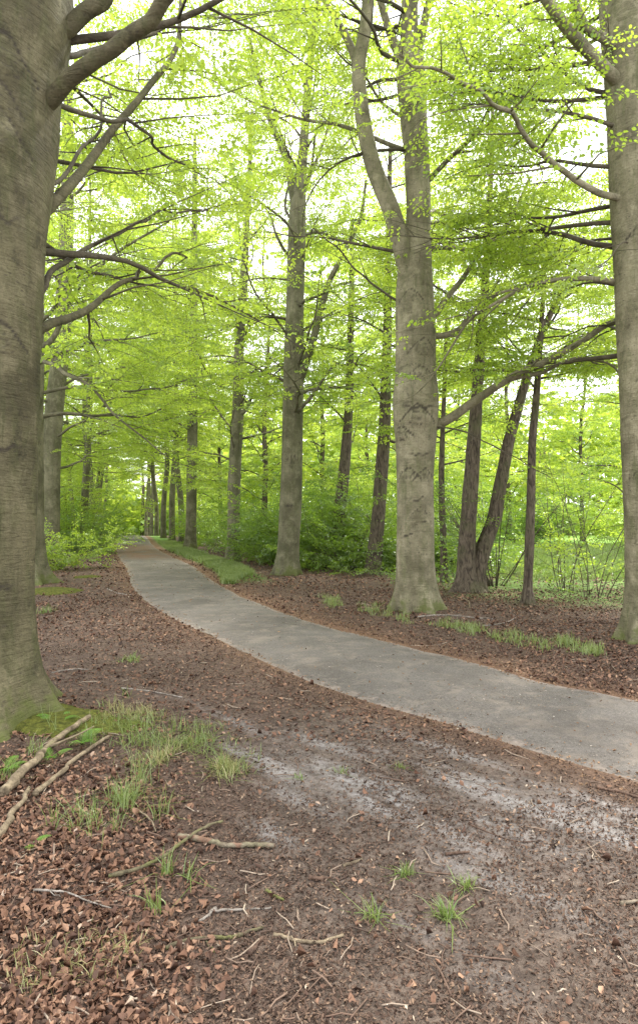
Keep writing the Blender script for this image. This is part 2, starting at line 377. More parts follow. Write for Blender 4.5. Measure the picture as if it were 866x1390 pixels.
ny, nx = 620, 460
yy = np.concatenate([np.linspace(-6, 1.2, 30), 1.2 + (np.geomspace(1, 1300, ny - 30) - 1) ** 1.0 * 1.0])
yy = np.sort(np.concatenate([np.linspace(-6, 1.0, 20), np.geomspace(1.2, 12, 330), np.geomspace(12.1, 1200, 250)])); ny = len(yy)
u = np.linspace(-1, 1, nx); u = np.sinh(u * 2.6) / np.sinh(2.6)
X = u[None, :] * (7 + np.abs(yy)[:, None] * 1.3); Y = np.repeat(yy[:, None], nx, 1)
d_, s_ = road_dist(X, Y)
Z = gz(X, Y, d_)
tr, sa, ve, gr_, mea = track_masks(X, Y, d_, s_)
i, j = np.meshgrid(np.arange(ny - 1), np.arange(nx - 1), indexing='ij'); a = i * nx + j
gr = mesh('ground', np.stack([X, Y, Z], -1).reshape(-1, 3), [np.stack([a, a + 1, a + nx + 1, a + nx], -1).reshape(-1, 4)], M['ground'], None, True,
          dict(track=tr, sand=sa, verge=ve, green=gr_, meadow=mea)); gr['kind'] = 'structure'
# the asphalt
nl, nc = 900, 26
Lp = interp(np.c_[L, L[:, 0] * 0], nl)[:, :2]; Rp = interp(np.c_[R_, R_[:, 0] * 0], nl)[:, :2]
v = np.linspace(0, 1, nc)
P = Lp[:, None] * (1 - v[None, :, None]) + Rp[:, None] * v[None, :, None]
e = np.abs(v * 2 - 1)
wob = .09 * vnoise(P[..., 0], P[..., 1], 3, 5, 2.6)
dirx = (Rp - Lp); dirx /= np.linalg.norm(dirx, axis=1)[:, None]
P = P + dirx[:, None] * (wob * (e[None] ** 2))[..., None]
Zr = -.006 + .030 * (1 - e[None] ** 2.5) + .004 * vnoise(P[..., 0], P[..., 1], 4, 3, 1.3) + crest(P[..., 1])
mud = sstep(22, 25, P[..., 1]) * (1 - sstep(33, 37, P[..., 1])) * (1 - e[None] ** 2 * .6)
i, j = np.meshgrid(np.arange(nl - 1), np.arange(nc - 1), indexing='ij'); a = i * nc + j
rd = mesh('path', np.concatenate([P, Zr[..., None]], -1).reshape(-1, 3), [np.stack([a, a + 1, a + nc + 1, a + nc], -1).reshape(-1, 4)], M['road'], None, True,
          dict(edge=np.repeat(e[None], nl, 0), mud=mud)); rd['kind'] = 'structure'

# ------------------------------------------------------------------ foliage sprays
def make_spray(rng, spread=.45, n_side=10):
    """flat beech spray along +x. returns leaves (pos, dir, size) and twig polylines"""
    pos, dr, tw = [], [], []
    def twig(p0, ang, ln, lvl):
        k = 6; t = np.linspace(0, 1, k)
        bend = rng.normal(0, .25)
        a = ang + bend * t
        st = ln / (k - 1)
        pts = np.zeros((k, 3)); pts[0] = p0
        for q in range(1, k):
            dz = -.10 * t[q] * (1 if lvl else 1.2) + rng.normal(0, .06)
            pts[q] = pts[q-1] + st * np.array([math.cos(a[q]), math.sin(a[q]), dz])
        tw.append((pts, .0035 if lvl == 0 else .0018))
        m = max(2, int(ln / .045)); sd = 1
        for q in range(m):
            tt = (q + .7) / m
            if lvl == 0 and tt < .15: continue
            x = tt * (k - 1); ii = min(int(x), k - 2); pp = pts[ii] + (pts[ii+1] - pts[ii]) * (x - ii)
            sd = -sd; la = a[ii] + sd * rng.uniform(.5, 1.1) if q < m - 1 else a[ii]
            pos.append(pp); dr.append(la)
        return pts, a
    main, a = twig(np.zeros(3), 0, .9, 0)
    sd = 1
    for q in range(n_side):
        tt = .12 + .8 * q / n_side; x = tt * 5; ii = int(x); pp = main[ii] + (main[ii+1] - main[ii]) * (x - ii)
        sd = -sd
        twig(pp, a[ii] + sd * rng.uniform(.65, 1.05), spread * (1 - .65 * tt) * rng.uniform(.6, 1.2), 1)
    return np.array(pos), np.array(dr), tw
LEAF6 = np.array([[0, 0, 0], [.33, -.30, .07], [.72, -.24, .05], [1, 0, -.05], [.72, .24, .05], [.33, .30, .07]])
LEAF4 = np.array([[0, 0, 0], [.5, -.31, .06], [1, 0, -.04], [.5, .31, .06]])
def spray_lib(seed, lod, n=10):
    rng = np.random.default_rng(seed); lib = []
    size, keep, shape = {'near': (.068, .85, LEAF6), 'mid': (.086, .62, LEAF4), 'far': (.15, .30, LEAF4), 'dist': (.26, .14, LEAF4)}[lod]
    for q in range(n):
        pos, ang, tw = make_spray(rng)
        k = rng.random(len(pos)) < keep; pos = pos[k]; ang = ang[k]; m = len(pos)
        sz = size * rng.uniform(.7, 1.2, m)
        # leaf frame: x along leaf, tilt and roll random
        pit = rng.normal(-.35, .38, m); roll = rng.normal(0, .55, m)
        ca, sa_ = np.cos(ang), np.sin(ang); cp, sp = np.cos(pit), np.sin(pit)
        ex = np.stack([ca * cp, sa_ * cp, sp], -1)
        ey0 = np.stack([-sa_, ca, np.zeros(m)], -1); ez0 = np.cross(ex, ey0)
        ey = ey0 * np.cos(roll)[:, None] + ez0 * np.sin(roll)[:, None]; ez = np.cross(ex, ey)
        S_ = shape
        V = pos[:, None] + sz[:, None, None] * (S_[None, :, 0:1] * ex[:, None] + S_[None, :, 1:2] * ey[:, None] + S_[None, :, 2:3] * ez[:, None])
        nv = len(S_); base = np.arange(m)[:, None] * nv
        Fq = np.concatenate([base + np.array([0, 1, 2, 3]), base + np.array([0, 3, 4, 5])]) if nv == 6 else base + np.array([0, 1, 2, 3])
        tv, tf, no = [], [], 0
        if lod in ('near', 'mid'):
            for pts, r in tw:
                Vt, Ft = tube(pts[::1 if lod == 'near' else 2], np.linspace(r, r * .5, len(pts[::1 if lod == 'near' else 2])), 3)
                tv.append(Vt); tf.append(Ft[0] + no); no += len(Vt)
        else:
            pts, r = tw[0]; Vt, Ft = tube(pts[::2], .006, 3); tv.append(Vt); tf.append(Ft[0])
        lib.append(dict(V=V.reshape(-1, 3), F=Fq, m=m, nv=nv, TV=np.concatenate(tv), TF=np.concatenate(tf)))
    return lib
LIB = {k: spray_lib(sd, k) for sd, k in enumerate(('near', 'mid', 'far', 'dist'))}

def stamp(lib, Mx, Pos, rng, mode='leaf'):
    """Mx (n,3,3) columns are axes incl. scale; Pos (n,3)"""
    Vs, Fs, A, no = [], [], [], 0
    pick = rng.integers(0, len(lib), len(Pos))
    for q, sp in enumerate(lib):
        k = np.where(pick == q)[0]
        if not len(k): continue
        V0 = sp['V'] if mode == 'leaf' else sp['TV']; F0 = sp['F'] if mode == 'leaf' else sp['TF']
        V = np.einsum('nij,vj->nvi', Mx[k], V0) + Pos[k][:, None]
        Fq = F0[None] + (np.arange(len(k)) * len(V0))[:, None, None] + no
        Vs.append(V.reshape(-1, 3)); Fs.append(Fq.reshape(-1, F0.shape[1])); no += V.shape[0] * V.shape[1]
        if mode == 'leaf':
            sprnd = rng.random(len(k))[:, None] * .6 + rng.random((len(k), sp['m'])) * .4
            A.append(np.repeat(sprnd.ravel(), sp['nv']))
    return np.concatenate(Vs), np.concatenate(Fs), (np.concatenate(A) if A else None)

# where branches have been kept clear (trodden sight lines, boles without epicormic growth)
KEEP = [  # px0,py0,px1,py1, nearer than Y, probability of dropping
    (532, 150, 594, 840, 11.1, .97), (535, -50, 590, 150, 10.9, .6), (476, -20, 550, 350, 10.9, .78), (828, -50, 890, 880, 8.5, .95), (-60, -80, 62, 1000, 5.0, 1.0), (-60, -80, 100, 300, 5.0, .9),
    (376, 270, 418, 790, 17.4, .85), (385, 100, 430, 270, 17, .5), (410, 290, 495, 500, 16.5, .5), (312, 430, 332, 770, 22.4, .75), (66, 470, 92, 640, 24, .6), (590, 430, 835, 580, 9.0, .75),
    (60, 735, 900, 1400, 40, 1.0), (-50, 780, 900, 1400, 60, 1.0), (130, 640, 250, 745, 45, .93), (330, 300, 380, 400, 60, .75), (560, 590, 840, 735, 15, .8)]
def pruned(Pos, rng):
    Yc = np.maximum(Pos[:, 1], .1); px = CX + Pos[:, 0] / Yc * F; py = HY - (Pos[:, 2] - CAM_H) / Yc * F
    ok = Pos[:, 1] > -3
    ok &= ~((np.linalg.norm(Pos - np.array([0, 0, CAM_H]), axis=1) < 2.9))
    for x0, y0, x1, y1, yn, pr in KEEP:
        hit = (px > x0) & (px < x1) & (py > y0) & (py < y1) & (Pos[:, 1] < yn) & (rng.random(len(Pos)) < pr)
        ok &= ~hit
    return ok

def frames(D, rng, tilt=.25):
    """spray axes: x along D, z mostly up"""
    D = D / np.linalg.norm(D, axis=1)[:, None]; n = len(D)
    up = np.stack([rng.normal(0, tilt, n), rng.normal(0, tilt, n), np.ones(n)], -1)
    y = np.cross(up, D); y /= np.linalg.norm(y, axis=1)[:, None] + 1e-9; z = np.cross(D, y)
    return np.stack([D, y, z], -1)

def decorate(P, Rr, rng, dens=1.0, t0=.25, sub_len=1.0, wood=None, spr=None, step=.19):
    """grow side branches and sprays off a limb polyline (world coords)"""
    seg = np.linalg.norm(np.diff(P, axis=0), axis=1); Ls = seg.sum(); cum = np.r_[0, np.cumsum(seg)] / Ls
    sd = rng.choice([-1, 1]); t = t0
    while t < 1.0:
        i = min(np.searchsorted(cum, t, 'right') - 1, len(P) - 2); f = (t - cum[i]) / (cum[i+1] - cum[i] + 1e-9)
        p = P[i] + (P[i+1] - P[i]) * f; T = P[i+1] - P[i]; T = T / np.linalg.norm(T)
        sd = -sd; an = sd * rng.uniform(.6, 1.15)
        h = np.array([T[0], T[1]]);
        if np.linalg.norm(h) < .25: aa = rng.uniform(0, 2 * pi); h = np.array([math.cos(aa), math.sin(aa)])
        h = h / np.linalg.norm(h)
        dx = np.array([h[0] * math.cos(an) - h[1] * math.sin(an), h[0] * math.sin(an) + h[1] * math.cos(an), T[2] * .35 + rng.normal(.05, .16)])
        dx /= np.linalg.norm(dx)
        ln = float(np.clip(rng.uniform(.65, 1.35) * (.25 + (1 - t)) * Ls * .38 * sub_len, .5, 2.6))
        k = max(4, int(ln / .28)); Q = np.zeros((k, 3)); Q[0] = p; dcur = dx.copy(); bend = rng.normal(0, .10)
        for q in range(1, k):
            dcur = dcur + np.array([-dcur[1] * bend, dcur[0] * bend, -.035]) + rng.normal(0, .13, 3) * np.array([1, 1, .6]); dcur /= np.linalg.norm(dcur)
            Q[q] = Q[q-1] + dcur * ln / (k - 1)
        r0 = min(float(Rr[i]) * .55, .005 + .0075 * ln)
        wood.append((Q, np.linspace(r0, .003, k)))
        ss = rng.choice([-1, 1]); s = .22
        while s < 1.0:
            x = s * (k - 1); ii = min(int(x), k - 2); pp = Q[ii] + (Q[ii+1] - Q[ii]) * (x - ii); dd = Q[ii+1] - Q[ii]; dd = dd / np.linalg.norm(dd)
            ss = -ss; a2 = ss * rng.uniform(.5, 1.1)
            dv = np.array([dd[0] * math.cos(a2) - dd[1] * math.sin(a2), dd[0] * math.sin(a2) + dd[1] * math.cos(a2), dd[2] * .4 + rng.normal(-.04, .12)])
            if rng.random() < dens: spr.append((pp, dv, rng.uniform(.55, 1.05) * (1.1 - .35 * s)))
            s += step * rng.uniform(.7, 1.3) / ln
        spr.append((Q[-1], Q[-1] - Q[-2], rng.uniform(.6, .95)))
        t += rng.uniform(.20, .40) / Ls
    spr.append((P[-1], P[-1] - P[-2], .9))

def limb_curve(p0, az, el, ln, rng, droop=.07, wig=.11, k=None):
    k = k or max(6, int(ln / .4)); P = np.zeros((k, 3)); P[0] = p0; d = np.array([math.cos(az) * math.cos(el), math.sin(az) * math.cos(el), math.sin(el)])
    for q in range(1, k):
        d = d + rng.normal(0, wig, 3) * np.array([1, 1, .8]); d[2] -= droop * max(0, d[2]) * 2; d /= np.linalg.norm(d); P[q] = P[q-1] + d * ln / (k - 1)
    return P

def trunk_mesh(P, Rr, ns, nr, rng, flare=.45, lobes=6, knots=(), rough=.03, burr=0):
    """P (k,3) centre line, rings horizontal; returns V,F,scar"""
    A = interp(np.c_[P, Rr], nr); c = A[:, :3]; r = A[:, 3]
    th = np.arange(ns) / ns * 2 * pi; TH, ZZ = np.meshgrid(th, c[:, 2] - P[0][2])
    ph = rng.uniform(0, 6.28, 4)
    lob = .5 + .5 * np.cos(lobes * TH + ph[0] + .8 * np.sin(TH + ph[1]))
    fl = flare * np.exp(-np.maximum(ZZ, -.1) / .20) * (.06 + 1.25 * lob ** 2.4) + .05 * np.exp(-np.maximum(ZZ, 0) / .6) - .10 * (1 - lob) * np.exp(-np.maximum(ZZ, 0) / .35)
    R2 = r[:, None] * (1 + fl)
    cx, cy_ = np.cos(TH), np.sin(TH)
    nz = vnoise(cx * 1.3 + 5 + 0 * ZZ, ZZ * .9 + cy_ * 1.3, int(ph[2] * 10), 4, 1.1)
    R2 *= 1 + rough * 1.6 * nz + rough * .4 * vnoise(TH * 3 / pi * r.mean() * 6, ZZ * 5, 11, 3, 1)
    R2 *= 1 + .025 * np.cos(3 * TH + ZZ * .5 + ph[3])
    scar = np.zeros_like(R2)
    if burr:
        R2 *= 1 + burr * np.maximum(0, vnoise(cx * 3, ZZ * 3 + cy_ * 3, 17, 3, 1))
    for (z0, t0, sz, amp, kind) in knots:
        dx = ((TH - t0 + pi) % (2 * pi) - pi) * r[:, None]; dz = ZZ - z0
        if kind == 'scrawl':
            wn = vnoise(dx / sz * 1.6 + z0 * 5, z0 + dz * 0, 19, 3, 1.0); ln = np.exp(-((dz - .5 * sz * wn) / (.07 * sz + .05 * sz * np.abs(wn))) ** 2) * np.clip(1.3 - np.abs(dx) / sz, 0, 1); scar = np.maximum(scar, ln * 1.0); continue
        wn = vnoise(dx / sz * 2 + z0 * 7, dz / sz * 2, 13, 3, 1.0); dd = np.sqrt((dx / sz) ** 2 + (dz / (sz * .62)) ** 2) + .45 * wn
        R2 += amp * np.exp(-dd ** 2) - amp * .5 * np.exp(-(dd / .35) ** 2)
        scar = np.maximum(scar, np.exp(-((dd - 1.0) / .09) ** 2) * .7 * (wn > -.15))
        scar = np.maximum(scar, np.exp(-((dd - .25) / .16) ** 2) * .55)
        ch = dz - sz * (1.35 - .75 * (np.abs(dx) / sz) ** 1.2)          # drooping brow over the scar
        brow = np.exp(-((ch + .25 * sz * wn) / (.13 * sz)) ** 2) * (np.abs(dx) < 2.0 * sz) * (dz > -1.2 * sz)
        scar = np.maximum(scar, brow); R2 -= amp * .25 * brow
    # collars and fine wrinkles
    V = np.stack([c[:, 0:1] + R2 * cx, c[:, 1:2] + R2 * cy_, np.repeat(c[:, 2:3], ns, 1)], -1).reshape(-1, 3)
    i, j = np.meshgrid(np.arange(nr - 1), np.arange(ns), indexing='ij'); a = i * ns + j; b = i * ns + (j + 1) % ns
    Fq = np.stack([a, b, b + ns, a + ns], -1).reshape(-1, 4)
    return V, Fq, scar.ravel()

def build_tree(name, label, cat, group, base, trunk, trunkR, limbs=(), auto=None, lod='near', bark='beech', leaf='leaf', seed=1, ns=48, nr=160,
               flare=.45, knots=(), rough=.03, burr=0, forks=(), prune=True, merge=False, limb_t0=.25, dens=1.0, sub=1.0, thin=1.0, gz_base=True, moss=None):
    """trunk: (k,3) world centre line; limbs: list of (points world, r0, r1, leafiness); auto: list of dicts"""
    rng = np.random.default_rng(seed); base = np.asarray(base, float)
    root = empty(name, base); tag(root, label, cat, group)
    P = np.asarray(trunk, float); Rr = np.asarray(trunkR, float)
    V, Fq, sc = trunk_mesh(P, Rr, ns, nr, rng, flare, 5 + seed % 3, knots, rough, burr)
    tm = MB(); tm.add(V, Fq, scar=sc)
    def put(fs, mb):
        for (Q, r, n) in fs:
            Vt, Ft = tube(Q, r, n); mb.add(Vt, Ft, scar=0)
    for (Q, r0, r1) in forks:
        Q = interp(Q, max(10, len(Q) * 7)); put([(Q, np.linspace(r0, r1, len(Q)), 20)], tm)
    spr = []; meshes = []
    dd = interp(np.c_[P, Rr], 200)
    for L_ in limbs:
        Q, r0, r1, lf = L_[:4]; Q = [np.asarray(q_, float) for q_ in Q]
        k_ = int(np.argmin(np.linalg.norm(dd[:, :3] - Q[0], axis=1))); g_ = dd[k_, :3] - Q[0]
        if dd[k_, 3] * .3 < np.linalg.norm(g_) < dd[k_, 3] * 2.2: Q = [Q[0] + g_ * .7 - np.array([0, 0, r0 * 1.2])] + Q
        Q = interp(Q, max(12, len(Q) * 6)); jit = np.repeat(rng.normal(0, (.045 if r0 < .05 else .008), (len(Q) // 3 + 1, 3)), 3, 0)[:len(Q)] * np.linspace(0, 1, len(Q))[:, None]
        Q = Q + np.stack([np.convolve(jit[:, a], np.ones(4) / 4, 'same') for a in range(3)], -1)
        rr = r1 + (r0 - r1) * (1 - np.linspace(0, 1, len(Q))) ** 1.15
        rr[:4] *= np.array([1.55, 1.32, 1.15, 1.05])
        wood = [];
        if lf > 0: decorate(Q, rr, rng, lf * dens, L_[4] if len(L_) > 4 else limb_t0, sub, wood, spr)
        meshes.append((Q, rr, wood, 14))
    for au in (auto or []):
        n = au['n']; az0 = rng.uniform(0, 2 * pi)
        for q in range(n):
            z = au['z0'] + (au['z1'] - au['z0']) * (q + rng.uniform(0, .9)) / n
            k = int(np.argmin(np.abs(dd[:, 2] - base[2] - z))); p0 = dd[k, :3]; rt = dd[k, 3]
            az = az0 + q * 2.4 + rng.normal(0, .3)
            if 'az' in au: az = rng.uniform(*au['az'])
            ln = au['len'] * rng.uniform(.7, 1.15) * (1 - au.get('taper', .35) * (z - au['z0']) / (au['z1'] - au['z0'] + 1e-6))
            Q = limb_curve(p0 + np.array([math.cos(az), math.sin(az), 0]) * rt * .4, az, rng.uniform(*au.get('el', (.25, .75))), ln, rng, au.get('droop', .05), au.get('wig', .20))
            r0 = min(rt * .4, .008 + .0085 * ln) * au.get('thick', 1)
            Q = interp(Q, len(Q) * 2); rr = .004 + (r0 - .004) * (1 - np.linspace(0, 1, len(Q))) ** 1.2; wood = []
            decorate(Q, rr, rng, au.get('dens', 1) * dens, au.get('t0', .22), au.get('sub', 1) * sub, wood, spr)
            meshes.append((Q, rr, wood, 8))
    # sprays
    if spr:
        Pos = np.array([s[0] for s in spr]); D = np.array([s[1] for s in spr]); sz = np.array([s[2] for s in spr])
        ok = np.ones(len(Pos), bool)
        if prune: ok = pruned(Pos + D / np.linalg.norm(D, axis=1)[:, None] * .4, rng)
        cn_ = vnoise(Pos[:, 0] + Pos[:, 2] * 1.1, Pos[:, 1] - Pos[:, 2] * 1.3, 51, 2, .55); ok &= ~((cn_ < -.10) & (rng.random(len(Pos)) < .3))
        if thin < 1: ok &= rng.random(len(Pos)) < thin
        Pos, D, sz = Pos[ok], D[ok], sz[ok]
        Mx = frames(D, rng) * sz[:, None, None]
        lib = LIB[lod]
    # wood meshes
    tw = MB() if merge else None
    for (Q, rr, wood, n) in meshes:
        mb = tm if merge else MB()
        put([(Q, rr, n if not merge else 5)], mb)
        for (Qs, rs) in wood: put([(Qs, rs, 5 if lod == 'near' else 3)], mb)
        if not merge: mb.build('branch', M[bark if rr[4] > .032 else 'limb'], root, True, base)
    tm.build('trunk', M[bark], root, True, base)
    if spr and len(Pos):
        st = rng.bit_generator.state
        Vl, Fl, Al = stamp(lib, Mx, Pos, rng); 
        mesh('crown', Vl - base, [Fl], M[leaf], root, False, {'rnd': Al})
        rng.bit_generator.state = st
        if lod in ('near', 'mid'):
            Vt, Ft, _ = stamp(lib, Mx, Pos, rng, 'wood'); mesh('twigs', Vt - base, [Ft], M['rough'], root, False, {'scar': np.zeros(len(Vt))})
    return root
def copy_tree(o, loc, rz, sc, label):
    c = o.copy(); COL.objects.link(c); c.location = loc; c.rotation_euler = (0, 0, rz); c.scale = (sc, sc, sc); c['label'] = label
    for ch in o.children:
        k = ch.copy(); COL.objects.link(k); k.parent = c
    return c
def px_trunk(rows, Yd, zmax=None, base_sink=.12):
    """rows (px centre, py, width px) bottom to top, at depth Yd"""
    P, Rr = [], []
    for (x, y, wd) in rows:
        P.append(W(x, y, Yd)); Rr.append(wd / 2 / F * Yd)
    P[0][2] = min(P[0][2], -base_sink)
    return np.array(P), np.array(Rr)
FR = -pi / 2      # trunk angle facing the camera

# ---- A: the big beech at the right edge of the path
YA = 10.8
P, Rr = px_trunk([(564, 828, 62), (563, 790, 54), (563, 700, 50), (563, 650, 49), (564, 600, 54), (564, 548, 61), (564, 500, 54), (564, 450, 54), (563, 390, 50), (564, 355, 44), (568, 300, 34), (566, 220, 34), (561, 150, 36), (557, 90, 38), (556, 50, 26), (557, -40, 22), (560, -160, 16), (562, -300, 8)], YA)
kn = [(3.32, FR - .05, .17, .055, 'k'), (4.45, FR + .25, .14, .045, 'k'), (4.05, FR + .1, .11, .035, 'k'), (3.05, FR - .9, .12, .05, 'k'), (2.35, FR - .5, .12, .02, 'k'), (2.35, FR + .45, .11, .015, 'k'), (1.75, FR + .1, .08, .01, 'k'),
      (5.3, FR - .4, .12, .02, 'k'), (1.40, FR - .5, .16, 0, 'scrawl'), (1.62, FR + .5, .13, 0, 'scrawl'), (2.0, FR - .1, .22, 0, 'scrawl'), (2.72, FR + .2, .24, 0, 'scrawl'), (1.1, FR + .2, .12, 0, 'scrawl'), (3.55, FR, .3, 0, 'scrawl')]
limbsA = [
    ([W(592, 577, YA), W(612, 567, 10.7), W(640, 547, 10.5), W(690, 514, 10.1), W(740, 491, 9.8), W(790, 463, 9.5), W(838, 434, 9.2), W(890, 420, 8.9)], .088, .03, .9, .45),
    ([W(688, 514, 10.1), W(735, 505, 9.9), W(775, 490, 9.6), W(815, 493, 9.4), W(850, 520, 9.2)], .045, .012, .8, .4),
    ([W(588, 457, YA), W(604, 455, 10.8), W(622, 448, 10.7), W(640, 425, 10.6), W(670, 402, 10.4), W(715, 385, 10.2), W(765, 372, 10)], .06, .018, .8, .35),
    ([W(586, 432, YA), W(602, 410, 10.8), W(628, 378, 10.9), W(650, 345, 11), W(690, 300, 11.1), W(720, 240, 11.3)], .055, .02, .8, .35),
    ([W(578, 340, YA), W(610, 336, 10.8), W(650, 342, 10.9), W(700, 330, 11), W(760, 340, 11)], .04, .012, .9),
    ([W(540, 408, YA), W(510, 388, 10.6), W(470, 350, 10.3), W(425, 312, 10)], .022, .010, .2),
    ([W(575, 250, YA), W(610, 215, 10.6), W(660, 170, 10.3), W(720, 110, 10)], .05, .015, .9),
    ([W(490, 100, 10.5), W(470, 50, 10.6), W(440, 0, 10.8), W(415, -60, 11)], .075, .03, .8),
    ([W(550, 90, YA), W(528, 40, 10.9), W(512, -20, 11), W(500, -100, 11)], .085, .04, .7),
    ([W(562, 80, YA), W(580, 10, 10.6), W(600, -60, 10.3)], .085, .05, .7),
    ([W(595, 580, 10.7), W(640, 590, 10.4), W(680, 610, 10), W(740, 650, 9.6)], .016, .006, .5),
]
forkA = [([W(560, 420, YA), W(551, 362, 10.72), W(533, 292, 10.65), W(505, 220, 10.6), W(491, 150, 10.5), W(487, 90, 10.5), W(497, 30, 10.5), W(500, -60, 10.5), W(505, -200, 10.5)], .17, .06)]
build_tree('beech_tree', 'large pale grey beech with a face-like scarred trunk, forked above, on the path’s right edge', 'tree', 'beeches lining the path',
           (P[0][0], YA, 0), P, Rr, limbsA, [dict(n=14, z0=6.0, z1=11.0, len=4.2, az=(-.6, 3.8), dens=.9, el=(.1, .6)), dict(n=7, z0=10.0, z1=12.0, len=5.0, az=(-2.7, -.4), dens=.9, el=(-.45, -.1))],
           'near', 'beech', seed=11, ns=120, nr=420, knots=kn, forks=forkA, flare=.65)

# ---- B: beech cut by the right border
YB = 8.2
P, Rr = px_trunk([(880, 872, 76), (882, 820, 66), (884, 700, 70), (883, 600, 76), (880, 500, 78), (876, 400, 78), (873, 300, 80), (870, 200, 82), (866, 100, 84), (860, 30, 84), (856, -50, 80), (850, -200, 60), (850, -400, 40)], YB)
kn = [(3.35, FR - .6, .09, .015, 'k'), (2.2, FR - .7, .1, .02, 'k'), (5.2, FR - .5, .12, .03, 'k'), (1.4, FR - .6, .08, .01, 'k')]
limbsB = [
    ([W(835, 268, 8.1), W(812, 262, 7.95), W(770, 236, 7.7), W(735, 203, 7.4), W(700, 166, 7.1), W(655, 130, 6.8), W(590, 95, 6.4), W(540, 80, 6.1)], .046, .012, 1.0, .25),
    ([W(838, 110, 8.1), W(806, 78, 7.8), W(770, 40, 7.5), W(738, -5, 7.2), W(700, -80, 7)], .085, .05, .8),
    ([W(825, 55, 8.0), W(792, 33, 7.8), W(775, -10, 7.6)], .07, .045, .5),
    ([W(850, 330, 8), W(820, 355, 7.6), W(780, 380, 7.2)], .012, .005, .8),
]
build_tree('beech_tree', 'pale smooth beech trunk cut off by the picture’s right border', 'tree', 'beeches lining the path',
           (P[0][0], YB, 0), P, Rr, limbsB, [dict(n=12, z0=4.6, z1=8.8, len=4.3, az=(1.9, 3.3), dens=.95, el=(.0, .5)), dict(n=4, z0=3.4, z1=5.5, len=3.6, az=(1.6, 2.6), dens=.8, el=(.0, .3))],
           'near', 'beech', seed=23, ns=96, nr=300, knots=kn, flare=.4)

# ---- L1: the dark trunk filling the left border
YL = 5.0
P, Rr = px_trunk([(-31, 972, 196), (-31, 935, 176), (-31, 900, 160), (-31, 850, 149), (-31, 775, 143), (-31, 700, 147), (-31, 600, 150), (-31, 500, 156), (-31, 400, 166), (-31, 300, 178), (-31, 200, 196), (-31, 110, 206), (-30, 50, 222), (-28, -20, 230), (-25, -150, 170), (-20, -400, 110)], YL)
kn = [(3.0, FR + .85, .12, .02, 'k'), (4.45, FR + .7, .16, .04, 'k'), (4.75, FR + .4, .2, .03, 'k'), (2.2, FR + .9, .25, 0, 'scrawl'), (3.9, FR + .6, .3, 0, 'scrawl'), (5.0, FR + .8, .16, .03, 'k'), (1.2, FR + .8, .2, 0, 'scrawl')]
limbsL = [
    ([W(66, 138, 5.0), W(90, 112, 4.9), W(130, 82, 4.8), W(175, 50, 4.7), W(210, 20, 4.6), W(238, -20, 4.5)], .070, .050, 0),
    ([W(90, 40, 5.1), W(115, 18, 5.1), W(140, 0, 5.1), W(155, -40, 5.1)], .08, .055, 0),
    ([W(58, 290, 5.3), W(78, 270, 5.4), W(110, 235, 5.7), W(150, 180, 6.1), W(200, 120, 6.5), (W(243, 50, 7)), W(244, 0, 7.2)], .05, .022, .5, .5),
    ([W(75, 140, 5.2), W(110, 153, 5.5), W(160, 162, 5.9), W(195, 178, 6.3), W(230, 215, 6.8), W(285, 242, 7.4)], .026, .010, .5, .4),
    ([W(55, 448, 5.2), W(68, 440, 5.3), W(95, 432, 5.6), W(135, 408, 6.1), W(160, 388, 6.5), W(200, 362, 7.2), W(250, 350, 8)], .042, .014, .8, .3),
    ([W(58, 395, 5.3), W(66, 375, 5.4), W(95, 352, 5.8), W(160, 315, 6.4), W(240, 283, 7.2), W(280, 278, 7.6)], .028, .010, .7, .35),
    ([W(62, 250, 5.2), W(95, 225, 5.6), W(120, 190, 6), W(145, 150, 6.4), W(150, 120, 6.8)], .02, .01, .5, .4),
    ([W(85, 75, 5.2), W(120, 72, 5.6), W(170, 60, 6), W(240, 30, 6.6), W(320, 20, 7.4)], .028, .010, .6, .4),
]
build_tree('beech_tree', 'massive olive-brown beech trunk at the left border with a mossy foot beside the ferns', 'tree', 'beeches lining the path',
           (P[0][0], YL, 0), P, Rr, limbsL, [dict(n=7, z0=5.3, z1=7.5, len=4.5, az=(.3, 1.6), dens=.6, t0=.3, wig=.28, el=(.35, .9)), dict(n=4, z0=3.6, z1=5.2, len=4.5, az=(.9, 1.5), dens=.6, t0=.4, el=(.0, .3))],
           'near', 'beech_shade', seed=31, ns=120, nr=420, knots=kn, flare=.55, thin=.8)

# ---- L2, L3: next beeches of the left row
YM = 15.3
P, Rr = px_trunk([(36, 790, 62), (34, 740, 50), (34, 650, 48), (36, 500, 46), (38, 350, 42), (40, 200, 38), (42, 0, 30), (42, -150, 14)], YM)
build_tree('beech_tree', 'beech half hidden behind the massive left trunk, spreading mossy roots', 'tree', 'beeches lining the path', (P[0][0], YM, 0), P, Rr,
           [([W(60, 470, 15.2), W(100, 400, 15), W(150, 350, 14.6), W(230, 300, 14)], .07, .02, .9)],
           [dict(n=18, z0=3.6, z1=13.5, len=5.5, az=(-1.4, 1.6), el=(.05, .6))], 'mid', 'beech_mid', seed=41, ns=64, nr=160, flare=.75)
YN = 24.3
P, Rr = px_trunk([(68, 758, 34), (68, 735, 27), (68, 690, 26), (70, 620, 25), (76, 540, 24), (83, 480, 22), (88, 380, 20), (92, 250, 16), (94, 100, 10)], YN)
